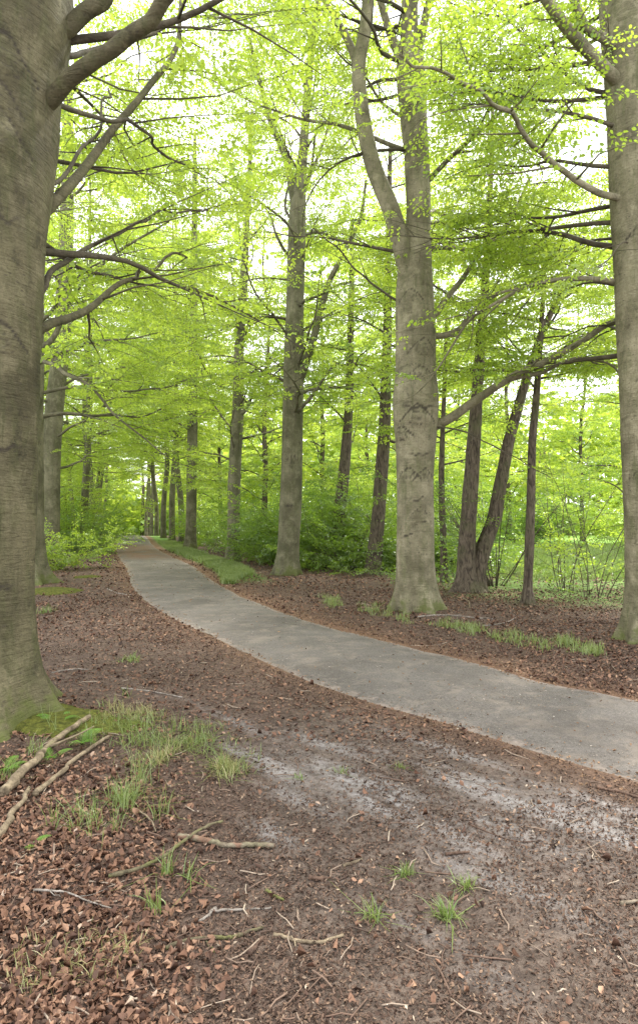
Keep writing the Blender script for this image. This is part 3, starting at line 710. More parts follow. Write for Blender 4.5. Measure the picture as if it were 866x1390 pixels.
build_tree('beech_tree', 'slim beech with a leaning bole, first one seen clear right of the big left trunk', 'tree', 'beeches lining the path', (P[0][0], YN, 0), P, Rr,
           [([W(80, 520, YN), W(70, 470, 24), W(60, 430, 24)], .1, .04, .8), ([W(62, 640, YN), W(52, 610, 24), W(45, 560, 24)], .12, .06, .6)],
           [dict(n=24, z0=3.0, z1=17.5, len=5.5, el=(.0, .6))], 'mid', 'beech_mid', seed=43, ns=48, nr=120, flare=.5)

# ---- C, D: beeches on the right of the path further on
YC = 17.3
P, Rr = px_trunk([(388, 781, 38), (390, 760, 32), (394, 690, 30), (397, 600, 28), (399, 500, 27), (401, 400, 24), (403, 320, 24), (404, 285, 22), (411, 210, 13), (417, 130, 11), (425, 50, 9), (437, -30, 7), (445, -120, 4)], YC)
limbsC = [([W(403, 300, YC), W(398, 262, YC), W(388, 215, 17.2), (W(368, 165, 17)), W(352, 110, 17), W(338, 50, 17)], .13, .04, .6),
          ([W(408, 510, 17.2), W(420, 478, 17), W(436, 420, 16.9), W(446, 385, 16.8), W(466, 345, 16.7), W(488, 300, 16.6), W(497, 245, 16.6)], .12, .035, .6, .5),
          ([W(404, 560, 17.1), W(425, 535, 16.8), W(450, 500, 16.4), W(480, 480, 16)], .055, .02, .8),
          ([W(392, 345, YC), W(378, 325, 17), W(365, 290, 16.9), W(350, 270, 16.8)], .05, .02, .6),
          ([W(408, 270, YC), W(420, 240, 17.4), W(440, 190, 17.6), W(455, 120, 18)], .06, .02, .7)]
build_tree('beech_tree', 'tall forked beech with a steep right-hand limb, second on the right of the path', 'tree', 'beeches lining the path', (P[0][0], YC, 0), P, Rr, limbsC,
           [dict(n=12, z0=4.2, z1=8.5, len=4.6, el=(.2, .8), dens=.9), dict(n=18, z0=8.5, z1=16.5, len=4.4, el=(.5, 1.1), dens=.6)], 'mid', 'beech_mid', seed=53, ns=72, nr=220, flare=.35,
           knots=[(3.2, FR + .1, .1, .02, 'k'), (5.0, FR - .3, .1, .02, 'k'), (6.1, FR + .2, .1, .02, 'k'), (2.0, FR, .2, 0, 'scrawl')])
YD = 22.3
P, Rr = px_trunk([(316, 762, 23), (317, 740, 18), (318, 660, 17), (323, 560, 16), (325, 470, 13), (330, 400, 12), (334, 330, 8), (338, 250, 6), (342, 150, 3)], YD)
build_tree('beech_tree', 'narrow dark-stemmed beech with leafy sprays round its bole, third on the right of the path', 'tree', 'beeches lining the path', (P[0][0], YD, 0), P, Rr,
           [([W(330, 560, 22.2), W(345, 530, 22), W(360, 500, 21.8), W(375, 470, 21.5)], .07, .02, .8), ([W(326, 470, YD), W(318, 400, 22), W(312, 340, 21.8)], .06, .02, .5)],
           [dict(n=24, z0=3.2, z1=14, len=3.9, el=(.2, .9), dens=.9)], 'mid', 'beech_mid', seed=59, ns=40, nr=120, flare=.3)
YE = 30.8
P, Rr = px_trunk([(258, 745, 20), (259, 730, 16), (260, 680, 14), (261, 620, 14), (262, 540, 13), (263, 440, 11), (264, 320, 8), (265, 180, 4)], YE)
build_tree('beech_tree', 'straight pale beech, fourth on the right of the path beyond the grass strip', 'tree', 'beeches lining the path', (P[0][0], YE, 0), P, Rr, [],
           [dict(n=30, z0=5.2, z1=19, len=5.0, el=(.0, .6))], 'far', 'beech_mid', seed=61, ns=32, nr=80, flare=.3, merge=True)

# ---- woodland trees right of the path
def wood_tree(label, rows, Yd, auto, seed, lod='mid', bark='rough', limbs=(), **kw):
    P, Rr = px_trunk(rows, Yd)
    return build_tree('woodland_tree', label, 'tree', 'woodland trees right of the path', (P[0][0], Yd, 0), P, Rr, limbs, auto, lod, bark, seed=seed, ns=28, nr=90, flare=kw.pop('flare', .3), rough=.06, **kw)
wood_tree('leaning brown tree in the undergrowth just left of the big scarred beech', [(505, 784, 24), (510, 740, 20), (516, 660, 18), (521, 590, 17), (524, 500, 13), (526, 420, 11), (527, 330, 8), (530, 200, 5)], 17.6,
          [dict(n=18, z0=4.5, z1=12, len=3.4, el=(.0, .6))], 71, limbs=[([W(522, 590, 17.6), W(535, 600, 17.3), W(548, 590, 17), W(570, 560, 16.6)], .05, .02, .5)], leaf='leaf')
wood_tree('dim slender tree standing in shrubs midway between two path beeches', [(455, 770, 20), (460, 700, 17), (467, 640, 15), (473, 560, 12), (476, 450, 9), (478, 300, 5)], 21,
          [dict(n=18, z0=4.0, z1=12.5, len=3.8, el=(.0, .6))], 73, lod='far', merge=True)
wood_tree('very thin brown stem right behind the big scarred beech', [(603, 790, 11), (601, 720, 9), (599, 660, 8), (600, 600, 7), (604, 500, 5), (606, 400, 3)], 15.5,
          [dict(n=10, z0=2.8, z1=6.5, len=1.9, el=(.1, .6))], 79)
wood_tree('rough dark trunk rising straight from the shared stump', [(634, 806, 44), (632, 780, 27), (633, 740, 23), (638, 670, 20), (643, 600, 18), (648, 520, 15), (654, 440, 12), (660, 360, 10), (665, 260, 7), (668, 150, 4)], 13.4,
          [dict(n=18, z0=4.6, z1=9.8, len=3.4, el=(.1, .6))], 83, burr=.10, flare=.5)
wood_tree('rough dark trunk curving right from the shared stump', [(642, 806, 34), (646, 780, 24), (655, 745, 22), (668, 710, 20), (680, 650, 17), (690, 600, 16), (705, 545, 14), (722, 490, 12), (740, 440, 10), (765, 390, 8), (785, 320, 5)], 13.5,
          [dict(n=16, z0=4.4, z1=8.5, len=3.3, el=(.1, .6))], 89, burr=.06, flare=.4)
wood_tree('thin gnarled tree standing alone between the twin trunks and the right border', [(716, 822, 20), (716, 800, 13), (718, 740, 12), (720, 680, 11), (722, 600, 10), (728, 530, 9), (733, 460, 7), (738, 380, 5), (742, 280, 3)], 11.6,
          [dict(n=13, z0=3.4, z1=7.0, len=2.5, el=(.1, .6), dens=.8)], 97, burr=.1, flare=.5, thin=.8)

# ---- multi-stemmed shrubs and saplings
def shrub(name, label, base, hs, nst, seed, lod='mid', leaf='leaf_shrub', spread=.5, dens=1.0, r0=.015, group='shrubs under the trees', sub=1.0, build=None, tilt=(.9, 1.4), thin=1.0):
    rng = np.random.default_rng(seed); base = np.asarray(base, float); base[2] = gz1(base[0], base[1])
    root = empty(name, base); tag(root, label, 'shrub' if 'shrub' in name else 'sapling', group)
    spr = []; allw = MB()
    for q in range(nst):
        az = rng.uniform(0, 2 * pi); h = hs * rng.uniform(.65, 1.1)
        Q = limb_curve(base + np.array([math.cos(az), math.sin(az), 0]) * rng.uniform(.02, .2) * spread * 2 + np.array([0, 0, -.05]), az, rng.uniform(*tilt), h, rng, .03, .09)
        rr = np.linspace(r0 * rng.uniform(.7, 1.2), .004, len(Q)); wood = []
        decorate(Q, rr, rng, dens, .15, sub, wood, spr)
        mb = MB(); Vt, Ft = tube(Q, rr, 6); mb.add(Vt, Ft, scar=0); allw.add(Vt, Ft, scar=0)
        for (Qs, rs) in wood:
            Vt, Ft = tube(Qs, rs, 3); allw.add(Vt, Ft, scar=0)
    allw.build('stems', M['rough'], root, True, base)
    Pos = np.array([s[0] for s in spr]); D = np.array([s[1] for s in spr]); sz = np.array([s[2] for s in spr])
    ok = (Pos[:, 2] > base[2] + .05) & (rng.random(len(Pos)) < thin); Pos, D, sz = Pos[ok], D[ok], sz[ok]
    D = D + rng.normal(0, .15, D.shape)
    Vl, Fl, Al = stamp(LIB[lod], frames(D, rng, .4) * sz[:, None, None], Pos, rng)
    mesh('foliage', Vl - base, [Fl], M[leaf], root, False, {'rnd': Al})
    return root
def XY(px, Y): return np.array([(px - CX) / F * Y, Y, 0.])
# bright beech bush beside the left row
shrub('beech_shrub', 'low bright green beech bush reaching out from the left row towards the path', XY(88, 19.5), 1.7, 12, 201, leaf='leaf', tilt=(.35, 1.1), r0=.012)
# bare-stemmed fan behind the stump
shrub('hazel_shrub', 'fan of thin bare stems springing up behind the twin dark trunks', XY(672, 14.6), 3.2, 16, 203, dens=.25, sub=.5, tilt=(.95, 1.4), thin=.35, r0=.016)
shrub('ash_sapling', 'spindly see-through sapling in front of the meadow, nearest the right border', XY(808, 12.5), 3.0, 7, 205, leaf='leaf', dens=.4, tilt=(1.1, 1.5), thin=.3, r0=.010, group='saplings before the meadow')
shrub('ash_sapling', 'spindly sapling of several thin stems just right of the thin gnarled tree', XY(765, 13.5), 3.4, 7, 207, leaf='leaf', dens=.4, tilt=(1.15, 1.5), thin=.28, r0=.011, group='saplings before the meadow')
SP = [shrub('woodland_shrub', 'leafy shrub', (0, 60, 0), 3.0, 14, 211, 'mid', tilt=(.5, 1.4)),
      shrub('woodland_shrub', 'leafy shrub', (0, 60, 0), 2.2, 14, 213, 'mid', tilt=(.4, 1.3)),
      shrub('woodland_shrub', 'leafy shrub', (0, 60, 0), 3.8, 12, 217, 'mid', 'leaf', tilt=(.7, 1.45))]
spots = [(432, 20.5, 0, 'dark leafy shrub filling the gap right of the second path beech'), (470, 19, 1, 'low dense shrub left of the leaning brown tree'), (488, 23, 0, 'leafy shrub behind the leaning brown tree'),
         (540, 20, 1, 'green shrub showing just left of the big scarred beech, low down'), (605, 19, 1, 'low shrub behind the very thin brown stem'), (350, 27, 0, 'shrub between the second and third path beeches, behind the grass strip'),
         (372, 22, 1, 'small shrub hugging the back of the second path beech'), (290, 34, 0, 'shrub between the third and fourth path beeches'), (410, 30, 2, 'tall light green shrub deep in the wood beyond the second path beech'),
         (455, 33, 2, 'tall light green shrub deep in the wood beyond the dim slender tree'), (530, 29, 2, 'tall yellow-green shrub far behind the leaning brown tree'), (585, 31, 2, 'tall yellow-green shrub far behind the big scarred beech'),
         (655, 44, 2, 'tall shrub in the meadow edge seen between the twin dark trunks'), (700, 36, 0, 'round shrub in the meadow behind the thin gnarled tree'), (842, 34, 2, 'tall shrub by the meadow touching the right border trunk'),
         (20, 30, 2, 'tall shrub behind the left row, cut by the massive left trunk'), (95, 33, 2, 'tall shrub behind the leaning left row beech'), (100, 40, 0, 'far shrub on the left bank where the path bends'),
         (112, 27, 1, 'low bush on the left verge just before the bend'), (320, 42, 2, 'tall shrub far behind the third path beech'), (282, 50, 2, 'far tall shrub behind the fourth path beech'), (775, 50, 2, 'tall shrub across the meadow near the right border'),
         (395, 44, 2, 'far tall shrub glimpsed left of the second path beech'), (500, 42, 2, 'far tall shrub glimpsed left of the leaning brown tree')]
rr_ = random.Random(5)
first = [True] * 3
for (px, Y0, k, lb) in spots:
    p = XY(px, Y0); p[2] = gz1(p[0], p[1])
    if first[k]:
        first[k] = False; SP[k].location = tuple(p); SP[k]['label'] = lb; SP[k].rotation_euler = (0, 0, rr_.uniform(0, 6))
    else: copy_tree(SP[k], tuple(p), rr_.uniform(0, 6.28), rr_.uniform(.85, 1.25), lb)

# ---- distant full beeches: three prototypes copied
def full_tree(seed, H, lod, thick=.20, z0=5.0, ln=5.5, n=34, label='', group='beeches lining the path', bark='beech_mid', name='beech_tree'):
    rng = np.random.default_rng(seed)
    zs = np.linspace(0, H, 9); P = np.stack([np.cumsum(rng.normal(0, .09, 9)), np.cumsum(rng.normal(0, .09, 9)), zs], -1); P[:, :2] -= P[0, :2].copy(); P[1, :2] *= .3; P[0, 2] = -.15
    Rr = thick * (1 - .8 * (zs / H) ** 1.1)
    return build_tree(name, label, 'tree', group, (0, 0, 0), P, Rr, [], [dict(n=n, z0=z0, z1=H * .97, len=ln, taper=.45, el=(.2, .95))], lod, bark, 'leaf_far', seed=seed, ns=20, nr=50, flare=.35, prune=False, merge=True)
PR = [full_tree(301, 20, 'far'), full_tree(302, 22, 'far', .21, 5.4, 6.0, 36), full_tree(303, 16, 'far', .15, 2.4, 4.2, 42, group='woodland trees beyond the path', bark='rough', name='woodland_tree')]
used = [False] * 3
def put(k, x, y, sc, lb, rz=None):
    rz = rr_.uniform(0, 6.28) if rz is None else rz
    z = gz1(x, y)
    if not used[k]:
        used[k] = True; o = PR[k]; o.location = (x, y, z); o.rotation_euler = (0, 0, rz); o.scale = (sc,) * 3; o['label'] = lb
    else: o = copy_tree(PR[k], (x, y, z), rz, sc, lb)
    return o
ords = ['fifth', 'sixth', 'seventh', 'eighth', 'ninth', 'tenth', 'eleventh', 'twelfth']
for q, (px, Yd) in enumerate([(247, 36), (234, 41), (222, 46), (213, 53), (206, 62), (199, 74)]):
    p = XY(px, Yd); put(q % 2, p[0], p[1], .9 + .06 * (q % 3), ords[q] + ' beech counted along the right side of the path')
for q, (px, Yd) in enumerate([(116, 33), (124, 42), (130, 52), (136, 63), (141, 76)]):
    p = XY(px, Yd); put((q + 1) % 2, p[0], p[1], .95 + .05 * (q % 2), ['fourth', 'fifth', 'sixth', 'seventh', 'eighth'][q] + ' beech counted along the left side of the path')
for q, (px, Yd) in enumerate([(360, 30), (440, 36), (560, 30), (690, 42), (790, 40), (300, 46), (500, 52), (620, 56), (270, 64), (860, 30)]):
    p = XY(px, Yd); put(2, p[0], p[1], .95 + .08 * (q % 4), ['small tree behind the second and third path beeches', 'small tree deep in the wood right of the second path beech', 'small tree directly behind the big scarred beech',
        'small tree in the meadow between the twin trunks and the thin gnarled tree', 'small tree across the meadow near the right border', 'small tree behind the third path beech', 'small far tree left of the leaning brown tree',
        'small far tree across the meadow right of the big scarred beech', 'small far tree behind the fourth path beech', 'small tree whose crown meets the right border trunk'][q])
for q, (px, Yd) in enumerate([(-40, 26), (20, 40), (70, 48), (100, 60)]):
    p = XY(px, Yd); put(q % 3, p[0], p[1], 1.0, ['wood tree behind the massive left trunk', 'tree in the wood left of the leaning left-row beech', 'far tree in the wood behind the leaning left-row beech', 'far tree in the wood left of the bend'][q])

# ---- far wood as one mass
rng = np.random.default_rng(77)
n = 9500
ang = rng.uniform(-1.0, 1.0, n); rad = rng.uniform(95, 135, n) + 15 * np.abs(ang)
x = rad * np.sin(ang); y = rad * np.cos(ang); hh = (23 + 5 * vnoise(ang * 9, ang * 0, 3, 3, 1.0))
gap = 1 - .8 * np.exp(-((ang + .27) / .05) ** 2); z = crest(y) + hh * gap * rng.random(n) ** .8 * rng.uniform(.6, 1.0, n)
Pos = np.stack([x, y, z], -1); D = np.stack([rng.normal(0, 1, n), rng.normal(0, 1, n), rng.normal(0, .3, n)], -1)
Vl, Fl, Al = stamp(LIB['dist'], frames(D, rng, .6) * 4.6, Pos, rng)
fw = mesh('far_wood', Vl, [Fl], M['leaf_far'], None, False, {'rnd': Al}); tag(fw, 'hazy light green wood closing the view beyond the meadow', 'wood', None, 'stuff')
tb = MB()
for q in range(90):
    a_ = rng.uniform(-.9, .9); rd_ = rng.uniform(92, 125); px_, py_ = rd_ * math.sin(a_), rd_ * math.cos(a_); h = rng.uniform(8, 14)
    Vt, Ft = tube(np.array([[px_, py_, -2], [px_ + rng.normal(0, .3), py_, h * .5], [px_ + rng.normal(0, .6), py_, h]]), np.array([.28, .2, .08]), 6); tb.add(Vt, Ft, scar=0)
ft = tb.build('far_wood_trunks', M['rough'], fw, True)

# ------------------------------------------------------------------ leaf litter
def scatter(n, fn_density, yr, seed, xr=1.0):
    """random ground points inside a widened view cone, accepted by density"""
    rng = np.random.default_rng(seed)
    yv = yr[0] * (yr[1] / yr[0]) ** rng.random(n); xv = (rng.random(n) * 2 - 1) * (.62 * yv + .6)
    d, s = road_dist(xv, yv); k = rng.random(n) < fn_density(xv, yv, d, s)
    return xv[k], yv[k], d[k], s[k], rng
def flakes(name, xv, yv, d, rng, size, curl, mat, label, cat, lift=.004, aspect=.62, zr=None, rbias=0, up=.35):
    n = len(xv); sz = size(xv, yv) * rng.uniform(.4, 1.5, n)
    z = gz(xv, yv, d) if zr is None else zr
    yaw = rng.uniform(0, 2 * pi, n); pit = rng.normal(0, up, n); rol = rng.normal(0, up, n)
    ex = np.stack([np.cos(yaw) * np.cos(pit), np.sin(yaw) * np.cos(pit), np.sin(pit)], -1)
    ey0 = np.stack([-np.sin(yaw), np.cos(yaw), 0 * yaw], -1); ez0 = np.cross(ex, ey0); ey = ey0 * np.cos(rol)[:, None] + ez0 * np.sin(rol)[:, None]; ez = np.cross(ex, ey)
    c = rng.normal(0, curl, n)[:, None]; w_ = aspect * rng.uniform(.6, 1.1, n)[:, None]
    u_ = np.array([-.5, -.15, .22, .5, .22, -.15]); v_ = np.array([0, -.5, -.38, 0, .38, .5]); 
    h = c * (np.abs(v_)[None] * 1.3) + rng.normal(0, curl * .5, n)[:, None] * (u_[None] ** 2) * 2
    V = np.stack([xv, yv, z + lift + sz * .18 * rng.random(n) + np.abs(np.sin(pit)) * sz * .3], -1)[:, None] + sz[:, None, None] * (u_[None, :, None] * ex[:, None] + (v_[None] * w_)[..., None] * ey[:, None] + h[..., None] * ez[:, None])
    b = np.arange(n)[:, None] * 6; Fq = np.concatenate([b + np.array([0, 1, 2, 3]), b + np.array([0, 3, 4, 5])])
    o = mesh(name, V.reshape(-1, 3), [Fq], mat, None, False, {'rnd': np.repeat(np.clip(rng.beta(2, 2.3, n) + rbias, 0, 1), 6)})
    return tag(o, label, cat, None, 'stuff')
def bank(x, y):   # the heap of whole leaves at the lower left
    return sstep(-.25, -.9, x + .22 * (y - 2.3) + .18 * vnoise(x, y, 21, 3, 1.3)) * (1 - sstep(3.7, 4.6, y))
def dens_whole(x, y, d, s): return np.where(d > .1, bank(x, y) * .95 + .012 * (1 - bank(x, y)) * (s < 0) + .22 * (s > 0) * (d > .4), 0)
xv, yv, d, s, rng = scatter(75000, dens_whole, (1.5, 5.5), 401)
flakes('leaf_litter', xv, yv, d, rng, lambda x, y: .025 + .0012 * y, .55, M['litter'], 'deep heap of curled copper-brown beech leaves in the lower left corner', 'leaf litter', up=.5)
xv, yv, d, s, rng = scatter(120000, lambda x, y, d, s: np.where(d > .0, (.35 + .65 * sstep(-.4, .4, vnoise(x, y, 31, 3, .8))) * np.where(s < 0, np.where((d < 2.4) & (y < 8), .25, .8), .75), 0), (4.5, 30), 403)
flakes('leaf_litter', xv, yv, d, rng, lambda x, y: .022 + .0019 * y, .4, M['litter'], 'thin brown carpet of old leaves under the avenue on both sides of the path', 'leaf litter', rbias=-.08)
xv, yv, d, s, rng = scatter(290000, lambda x, y, d, s: np.where(d > .02, (.25 + .75 * sstep(-.3, .3, vnoise(x, y, 33, 4, 1.6))) * np.where(s < 0, np.where(d < 2.1, .7, 1), .8) * (1 - .5 * bank(x, y)), 0), (1.4, 14), 407)
flakes('leaf_crumbs', xv, yv, d, rng, lambda x, y: .010 + .0016 * y, .3, M['crumb'], 'dark crumbled leaf mould and bark bits over the bare earth', 'leaf mould', lift=.002, aspect=.5, up=.45)
xv, yv, d, s, rng = scatter(90000, lambda x, y, d, s: np.where(d > -.12, np.where(s > 0, np.exp(-np.maximum(d, 0) / .5), .8 * np.exp(-np.maximum(d, 0) / .35)) * (.35 + .65 * sstep(-.3, .3, vnoise(x, y, 61, 3, 2.0))), 0.03), (2.2, 26), 409)
flakes('bud_scales', xv, yv, d, rng, lambda x, y: .011 + .0018 * y, .3, M['budscale'], 'rust-coloured bud scales drifted along both rims of the path', 'bud scales', lift=.002, aspect=.5, up=.4,
       zr=np.where(d < 0, -.004 + .030 * (1 - np.clip(1 + d / .9, 0, 1) ** 2.5) + crest(yv), gz(xv, yv, d)))

xv, yv, d, s, rng = scatter(60000, lambda x, y, d, s: np.where(d < -.05, .12 + .35 * sstep(.1, .5, vnoise(x, y, 41, 4, 1.1)) + .5 * np.exp(d / .15), 0), (3.2, 22), 411)
flakes('path_grit', xv, yv, d, rng, lambda x, y: .006 + .0012 * y, .2, vcol('grit', [(0, (.06, .04, .03)), (.4, (.14, .10, .07)), (.7, (.30, .25, .20)), (1, (.6, .55, .48))], .85, .2), 'fine grit and crumbs strewn over the asphalt', 'grit', lift=.006, aspect=.7, up=.2,
       zr=-.006 + .030 * (1 - np.clip(1 + d / .9, 0, 1) ** 2.5) + crest(yv))

# ------------------------------------------------------------------ grass
def blades(pts, n_each, h, spread, rng, wd=.004, lean=.5, hv=.35):
    """curved tapering blades, 3 segments"""
    m = len(pts) * n_each; P = np.repeat(pts, n_each, 0).astype(float)
    P[:, 0] += rng.normal(0, spread, m); P[:, 1] += rng.normal(0, spread, m)
    hh = h * rng.uniform(1 - hv, 1 + hv, m); az = rng.uniform(0, 2 * pi, m); le = np.abs(rng.normal(0, lean, m))
    t = np.array([0, .4, .75, 1.0]); out = le[:, None] * t[None] ** 1.8; up = t[None] * np.sqrt(np.maximum(.15, 1 - (le[:, None] * .8 * t[None]) ** 2))
    cx = P[:, 0:1] + np.cos(az)[:, None] * out * hh[:, None]; cy_ = P[:, 1:2] + np.sin(az)[:, None] * out * hh[:, None]; cz = P[:, 2:3] + up * hh[:, None] - .01
    wv = wd * rng.uniform(.7, 1.3, m)[:, None] * np.array([1, .85, .55, .12])[None]; a2 = az + pi / 2 + rng.normal(0, .5, m)
    sx = np.cos(a2)[:, None] * wv; sy = np.sin(a2)[:, None] * wv
    V = np.stack([np.stack([cx - sx, cy_ - sy, cz], -1), np.stack([cx + sx, cy_ + sy, cz], -1)], 2).reshape(m, 8, 3)
    b = np.arange(m)[:, None] * 8; Fq = np.concatenate([b + np.array([0, 1, 3, 2]) + 2 * q for q in range(3)])
    return V.reshape(-1, 3), Fq, np.repeat(np.clip(rng.random(m), 0, 1), 8)
def grass_patch(name, label, pts, n_each, h, spread, seed, mat='grass', wd=.004, lean=.5, kind='stuff', cat='grass', group=None, parent_xy=None):
    rng = np.random.default_rng(seed); pts = np.asarray(pts, float)
    if pts.shape[1] == 2: pts = np.c_[pts, gz(pts[:, 0], pts[:, 1])]
    V, Fq, A = blades(pts, n_each, h, spread, rng, wd, lean)
    o = mesh(name, V - pts[0], [Fq], M[mat], None, False, {'rnd': A}); o.location = tuple(pts[0]); tag(o, label, cat, group, kind); return o
def px_cloud(poly, n, rng, jit=6):
    """clump centres strewn round pixel spots lying on the ground"""
    q = np.array(poly, float); k = rng.integers(0, len(q), n); P = q[k] + rng.normal(0, jit, (n, 2)) * np.array([1.4, .7])
    return np.array([G(*p)[:2] for p in P])
rng = np.random.default_rng(501)
pts = px_cloud([(150, 985), (175, 990), (200, 985), (225, 990), (250, 995), (275, 1000), (290, 1015), (300, 1030), (265, 1010), (240, 1015), (210, 1010), (185, 1005), (130, 1000), (160, 970), (310, 1045), (215, 1030)], 150, rng, 10)
grass_patch('grass', 'long thin green grass fringing the foot of the massive left trunk', pts, 8, .095, .036, 1, wd=.0022, lean=1.3)
grass_patch('grass', 'straw-coloured dry grass mixed in beside the massive left trunk', px_cloud([(160, 975), (190, 975), (245, 1020), (225, 1035), (300, 1045), (140, 985)], 40, rng, 9), 14, .09, .02, 2, 'grass_dry', .0025, .9)
grass_patch('grass', 'sparse tall grass growing through the dead leaves', px_cloud([(105, 1110), (115, 1130), (160, 1095), (170, 1110), (160, 1130), (185, 1060), (190, 1080), (95, 1125), (210, 1110), (30, 1030), (60, 1020), (110, 1010), (10, 1060), (80, 1000)], 34, rng, 8), 13, .14, .022, 3, 'grass', .0020, .8)
grass_patch('grass', 'dry yellowish grass at the very bottom left', px_cloud([(60, 1290), (90, 1280), (120, 1285), (150, 1295), (170, 1300), (100, 1310), (130, 1330), (20, 1300), (40, 1330), (80, 1350)], 20, rng, 12), 11, .055, .035, 4, 'grass_dry', .0022, 1.0)
yv = rng.uniform(14.8, 38, 5200); 
cc = interp(np.c_[R_, R_[:, 0] * 0], 600)[:, :2]; k = np.argmin(np.abs(cc[:, 1][None] - yv[:, None]), 1)
off = rng.uniform(.35, 1.2, len(yv)) * sstep(14, 18, yv) + .15
pts = np.stack([cc[k, 0] + off * .97, yv + off * .25], -1)
grass_patch('grass', 'lush green grass strip along the right side of the far path', pts, 7, .13, .06, 5, 'grass', .009, .6)
pts = px_cloud([(450, 815), (455, 820), (500, 828), (515, 832), (545, 842), (600, 848), (620, 852), (640, 856), (680, 866), (700, 868), (720, 872), (760, 870), (775, 876), (790, 880), (805, 885), (740, 876)], 110, rng, 5)
grass_patch('grass', 'broken line of short grass tufts on the right verge below the big beech', pts, 18, .10, .05, 6, 'grass', .004, .7)
pts = np.stack([rng.uniform(3, 26, 9000), rng.uniform(15.5, 34, 9000)], -1); dd_, ss_ = road_dist(pts[:, 0], pts[:, 1]); pts = pts[(dd_ > 7) & (ss_ > 0)]
grass_patch('meadow_grass', 'bright green meadow grass beyond the trees on the right', pts, 5, .22, .10, 7, 'grass', .014, .5)
# undergrowth of low herbs at the foot of the shrubs
n = 16000; xv = rng.uniform(-14, 12, n); yv = rng.uniform(11.5, 34, n); dd_, ss_ = road_dist(xv, yv)
k = (((ss_ > 0) & ((xv < 2.2) | (rng.random(n) < .25)) & (dd_ > 3.4 + .8 * vnoise(xv, yv, 9, 3, .5)) & (dd_ < 8.5)) | ((ss_ < 0) & (dd_ > 5) & (yv > 15))) & (rng.random(n) < .8)
xv, yv = xv[k], yv[k]; n = len(xv)
Pos = np.stack([xv, yv, gz(xv, yv) + rng.uniform(.02, .28, n)], -1); az = rng.uniform(0, 6.28, n); D = np.stack([np.cos(az), np.sin(az), rng.normal(.25, .3, n)], -1)
Pos = Pos[::3]; D = D[::3]
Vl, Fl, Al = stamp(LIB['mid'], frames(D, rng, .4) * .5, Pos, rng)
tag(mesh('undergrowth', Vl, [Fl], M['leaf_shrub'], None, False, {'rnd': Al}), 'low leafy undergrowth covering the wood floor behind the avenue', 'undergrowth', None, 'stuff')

# single tufts
for q, (px, py, nb, h, lb) in enumerate([(606, 1246, 70, .065, 'largest bright green grass tuft on the bare soil at the bottom'), (632, 1206, 55, .05, 'grass tuft just above the largest one on the bare soil'),
        (550, 1186, 45, .05, 'small flat grass tuft beside the wood chip, upper left of the largest tuft'), (508, 1246, 34, .075, 'thin upright grass tuft with a seed stalk, left of the largest tuft'),
        (463, 1050, 22, .04, 'tiny yellowish grass tuft between the sandy streaks'), (543, 1042, 26, .04, 'tiny grass tuft among brown litter near the asphalt rim'), (225, 1192, 22, .09, 'thin grass tuft beside the mossy curved stick'),
        (258, 1196, 16, .07, 'tiny grass tuft right under the mossy curved stick'), (210, 1240, 18, .09, 'lone grass tuft in the heap of brown leaves'), (178, 897, 60, .07, 'pale grass tuft out on the brown litter left of the path'),
        (62, 833, 50, .12, 'green tuft at the foot of the second left beech'), (405, 1057, 20, .035, 'faint grass tuft at the upper end of the sandy streak')]):
    p = G(px, py)
    grass_patch('grass_tuft', lb, [[p[0], p[1], gz1(p[0], p[1])]], nb, h * 1.25, .016 if py > 1000 else .06, 600 + q, 'grass', .0026 if py > 1000 else .004, 1.0, None, 'grass tuft', 'grass tufts on bare soil')

# ferns
def fern(label, px, py, nf, ln, seed, lift=.0):
    rng = np.random.default_rng(seed); p = G(px, py); p[2] = gz1(p[0], p[1]) + lift; root = empty('fern', p); tag(root, label, 'fern', 'ferns by the mossy trunk foot')
    for q in range(nf):
        az = rng.uniform(0, 6.28); k = 18; t = np.linspace(0, 1, k); L0 = ln * rng.uniform(.75, 1.1)
        Q = np.stack([np.cos(az) * L0 * t * .8, np.sin(az) * L0 * t * .8, L0 * (.62 * t - .42 * t ** 2.3)], -1)
        mb = MB(); Vt, Ft = tube(Q, np.linspace(.0022, .0008, k), 4); mb.add(Vt, Ft, rnd=.9)
        for i in range(2, k * 2 - 1):
            u0 = i / 2; ii = min(int(u0), k - 2); pp = Q[ii] + (Q[ii+1] - Q[ii]) * (u0 - ii); wl = L0 * .24 * math.sin(pi * min(1, .22 + .78 * u0 / k)) ** .8
            for sd in (-1, 1):
                dv = np.array([-math.sin(az) * sd + math.cos(az) * .45, math.cos(az) * sd + math.sin(az) * .45, -.12]); dv /= np.linalg.norm(dv); pr = np.array([math.cos(az), math.sin(az), .2]) * wl * .06
                for (a0, a1, ww) in ((0, .38, 1), (.33, .7, .85), (.65, 1.0, .55)):
                    V = np.array([pp + dv * wl * a0, pp + dv * wl * (a0 + a1) / 2 - pr * ww, pp + dv * wl * a1, pp + dv * wl * (a0 + a1) / 2 + pr * ww]); mb.add(V, np.array([[0, 1, 2, 3]]), rnd=rng.random())
        mb.build('frond', M['fern'], root)
fern('fresh green fern at the mossy foot of the massive left trunk', 82, 985, 4, .22, 1)
fern('fern arching over the long pale fallen branch', 112, 1012, 4, .25, 2)
fern('fern between the two pale fallen branches', 70, 1032, 3, .20, 3)
fern('small fern at the left border below the trunk', 8, 1050, 4, .18, 4)
fern('low fern frond lying near the end of the lower pale branch', 42, 1150, 3, .11, 5)

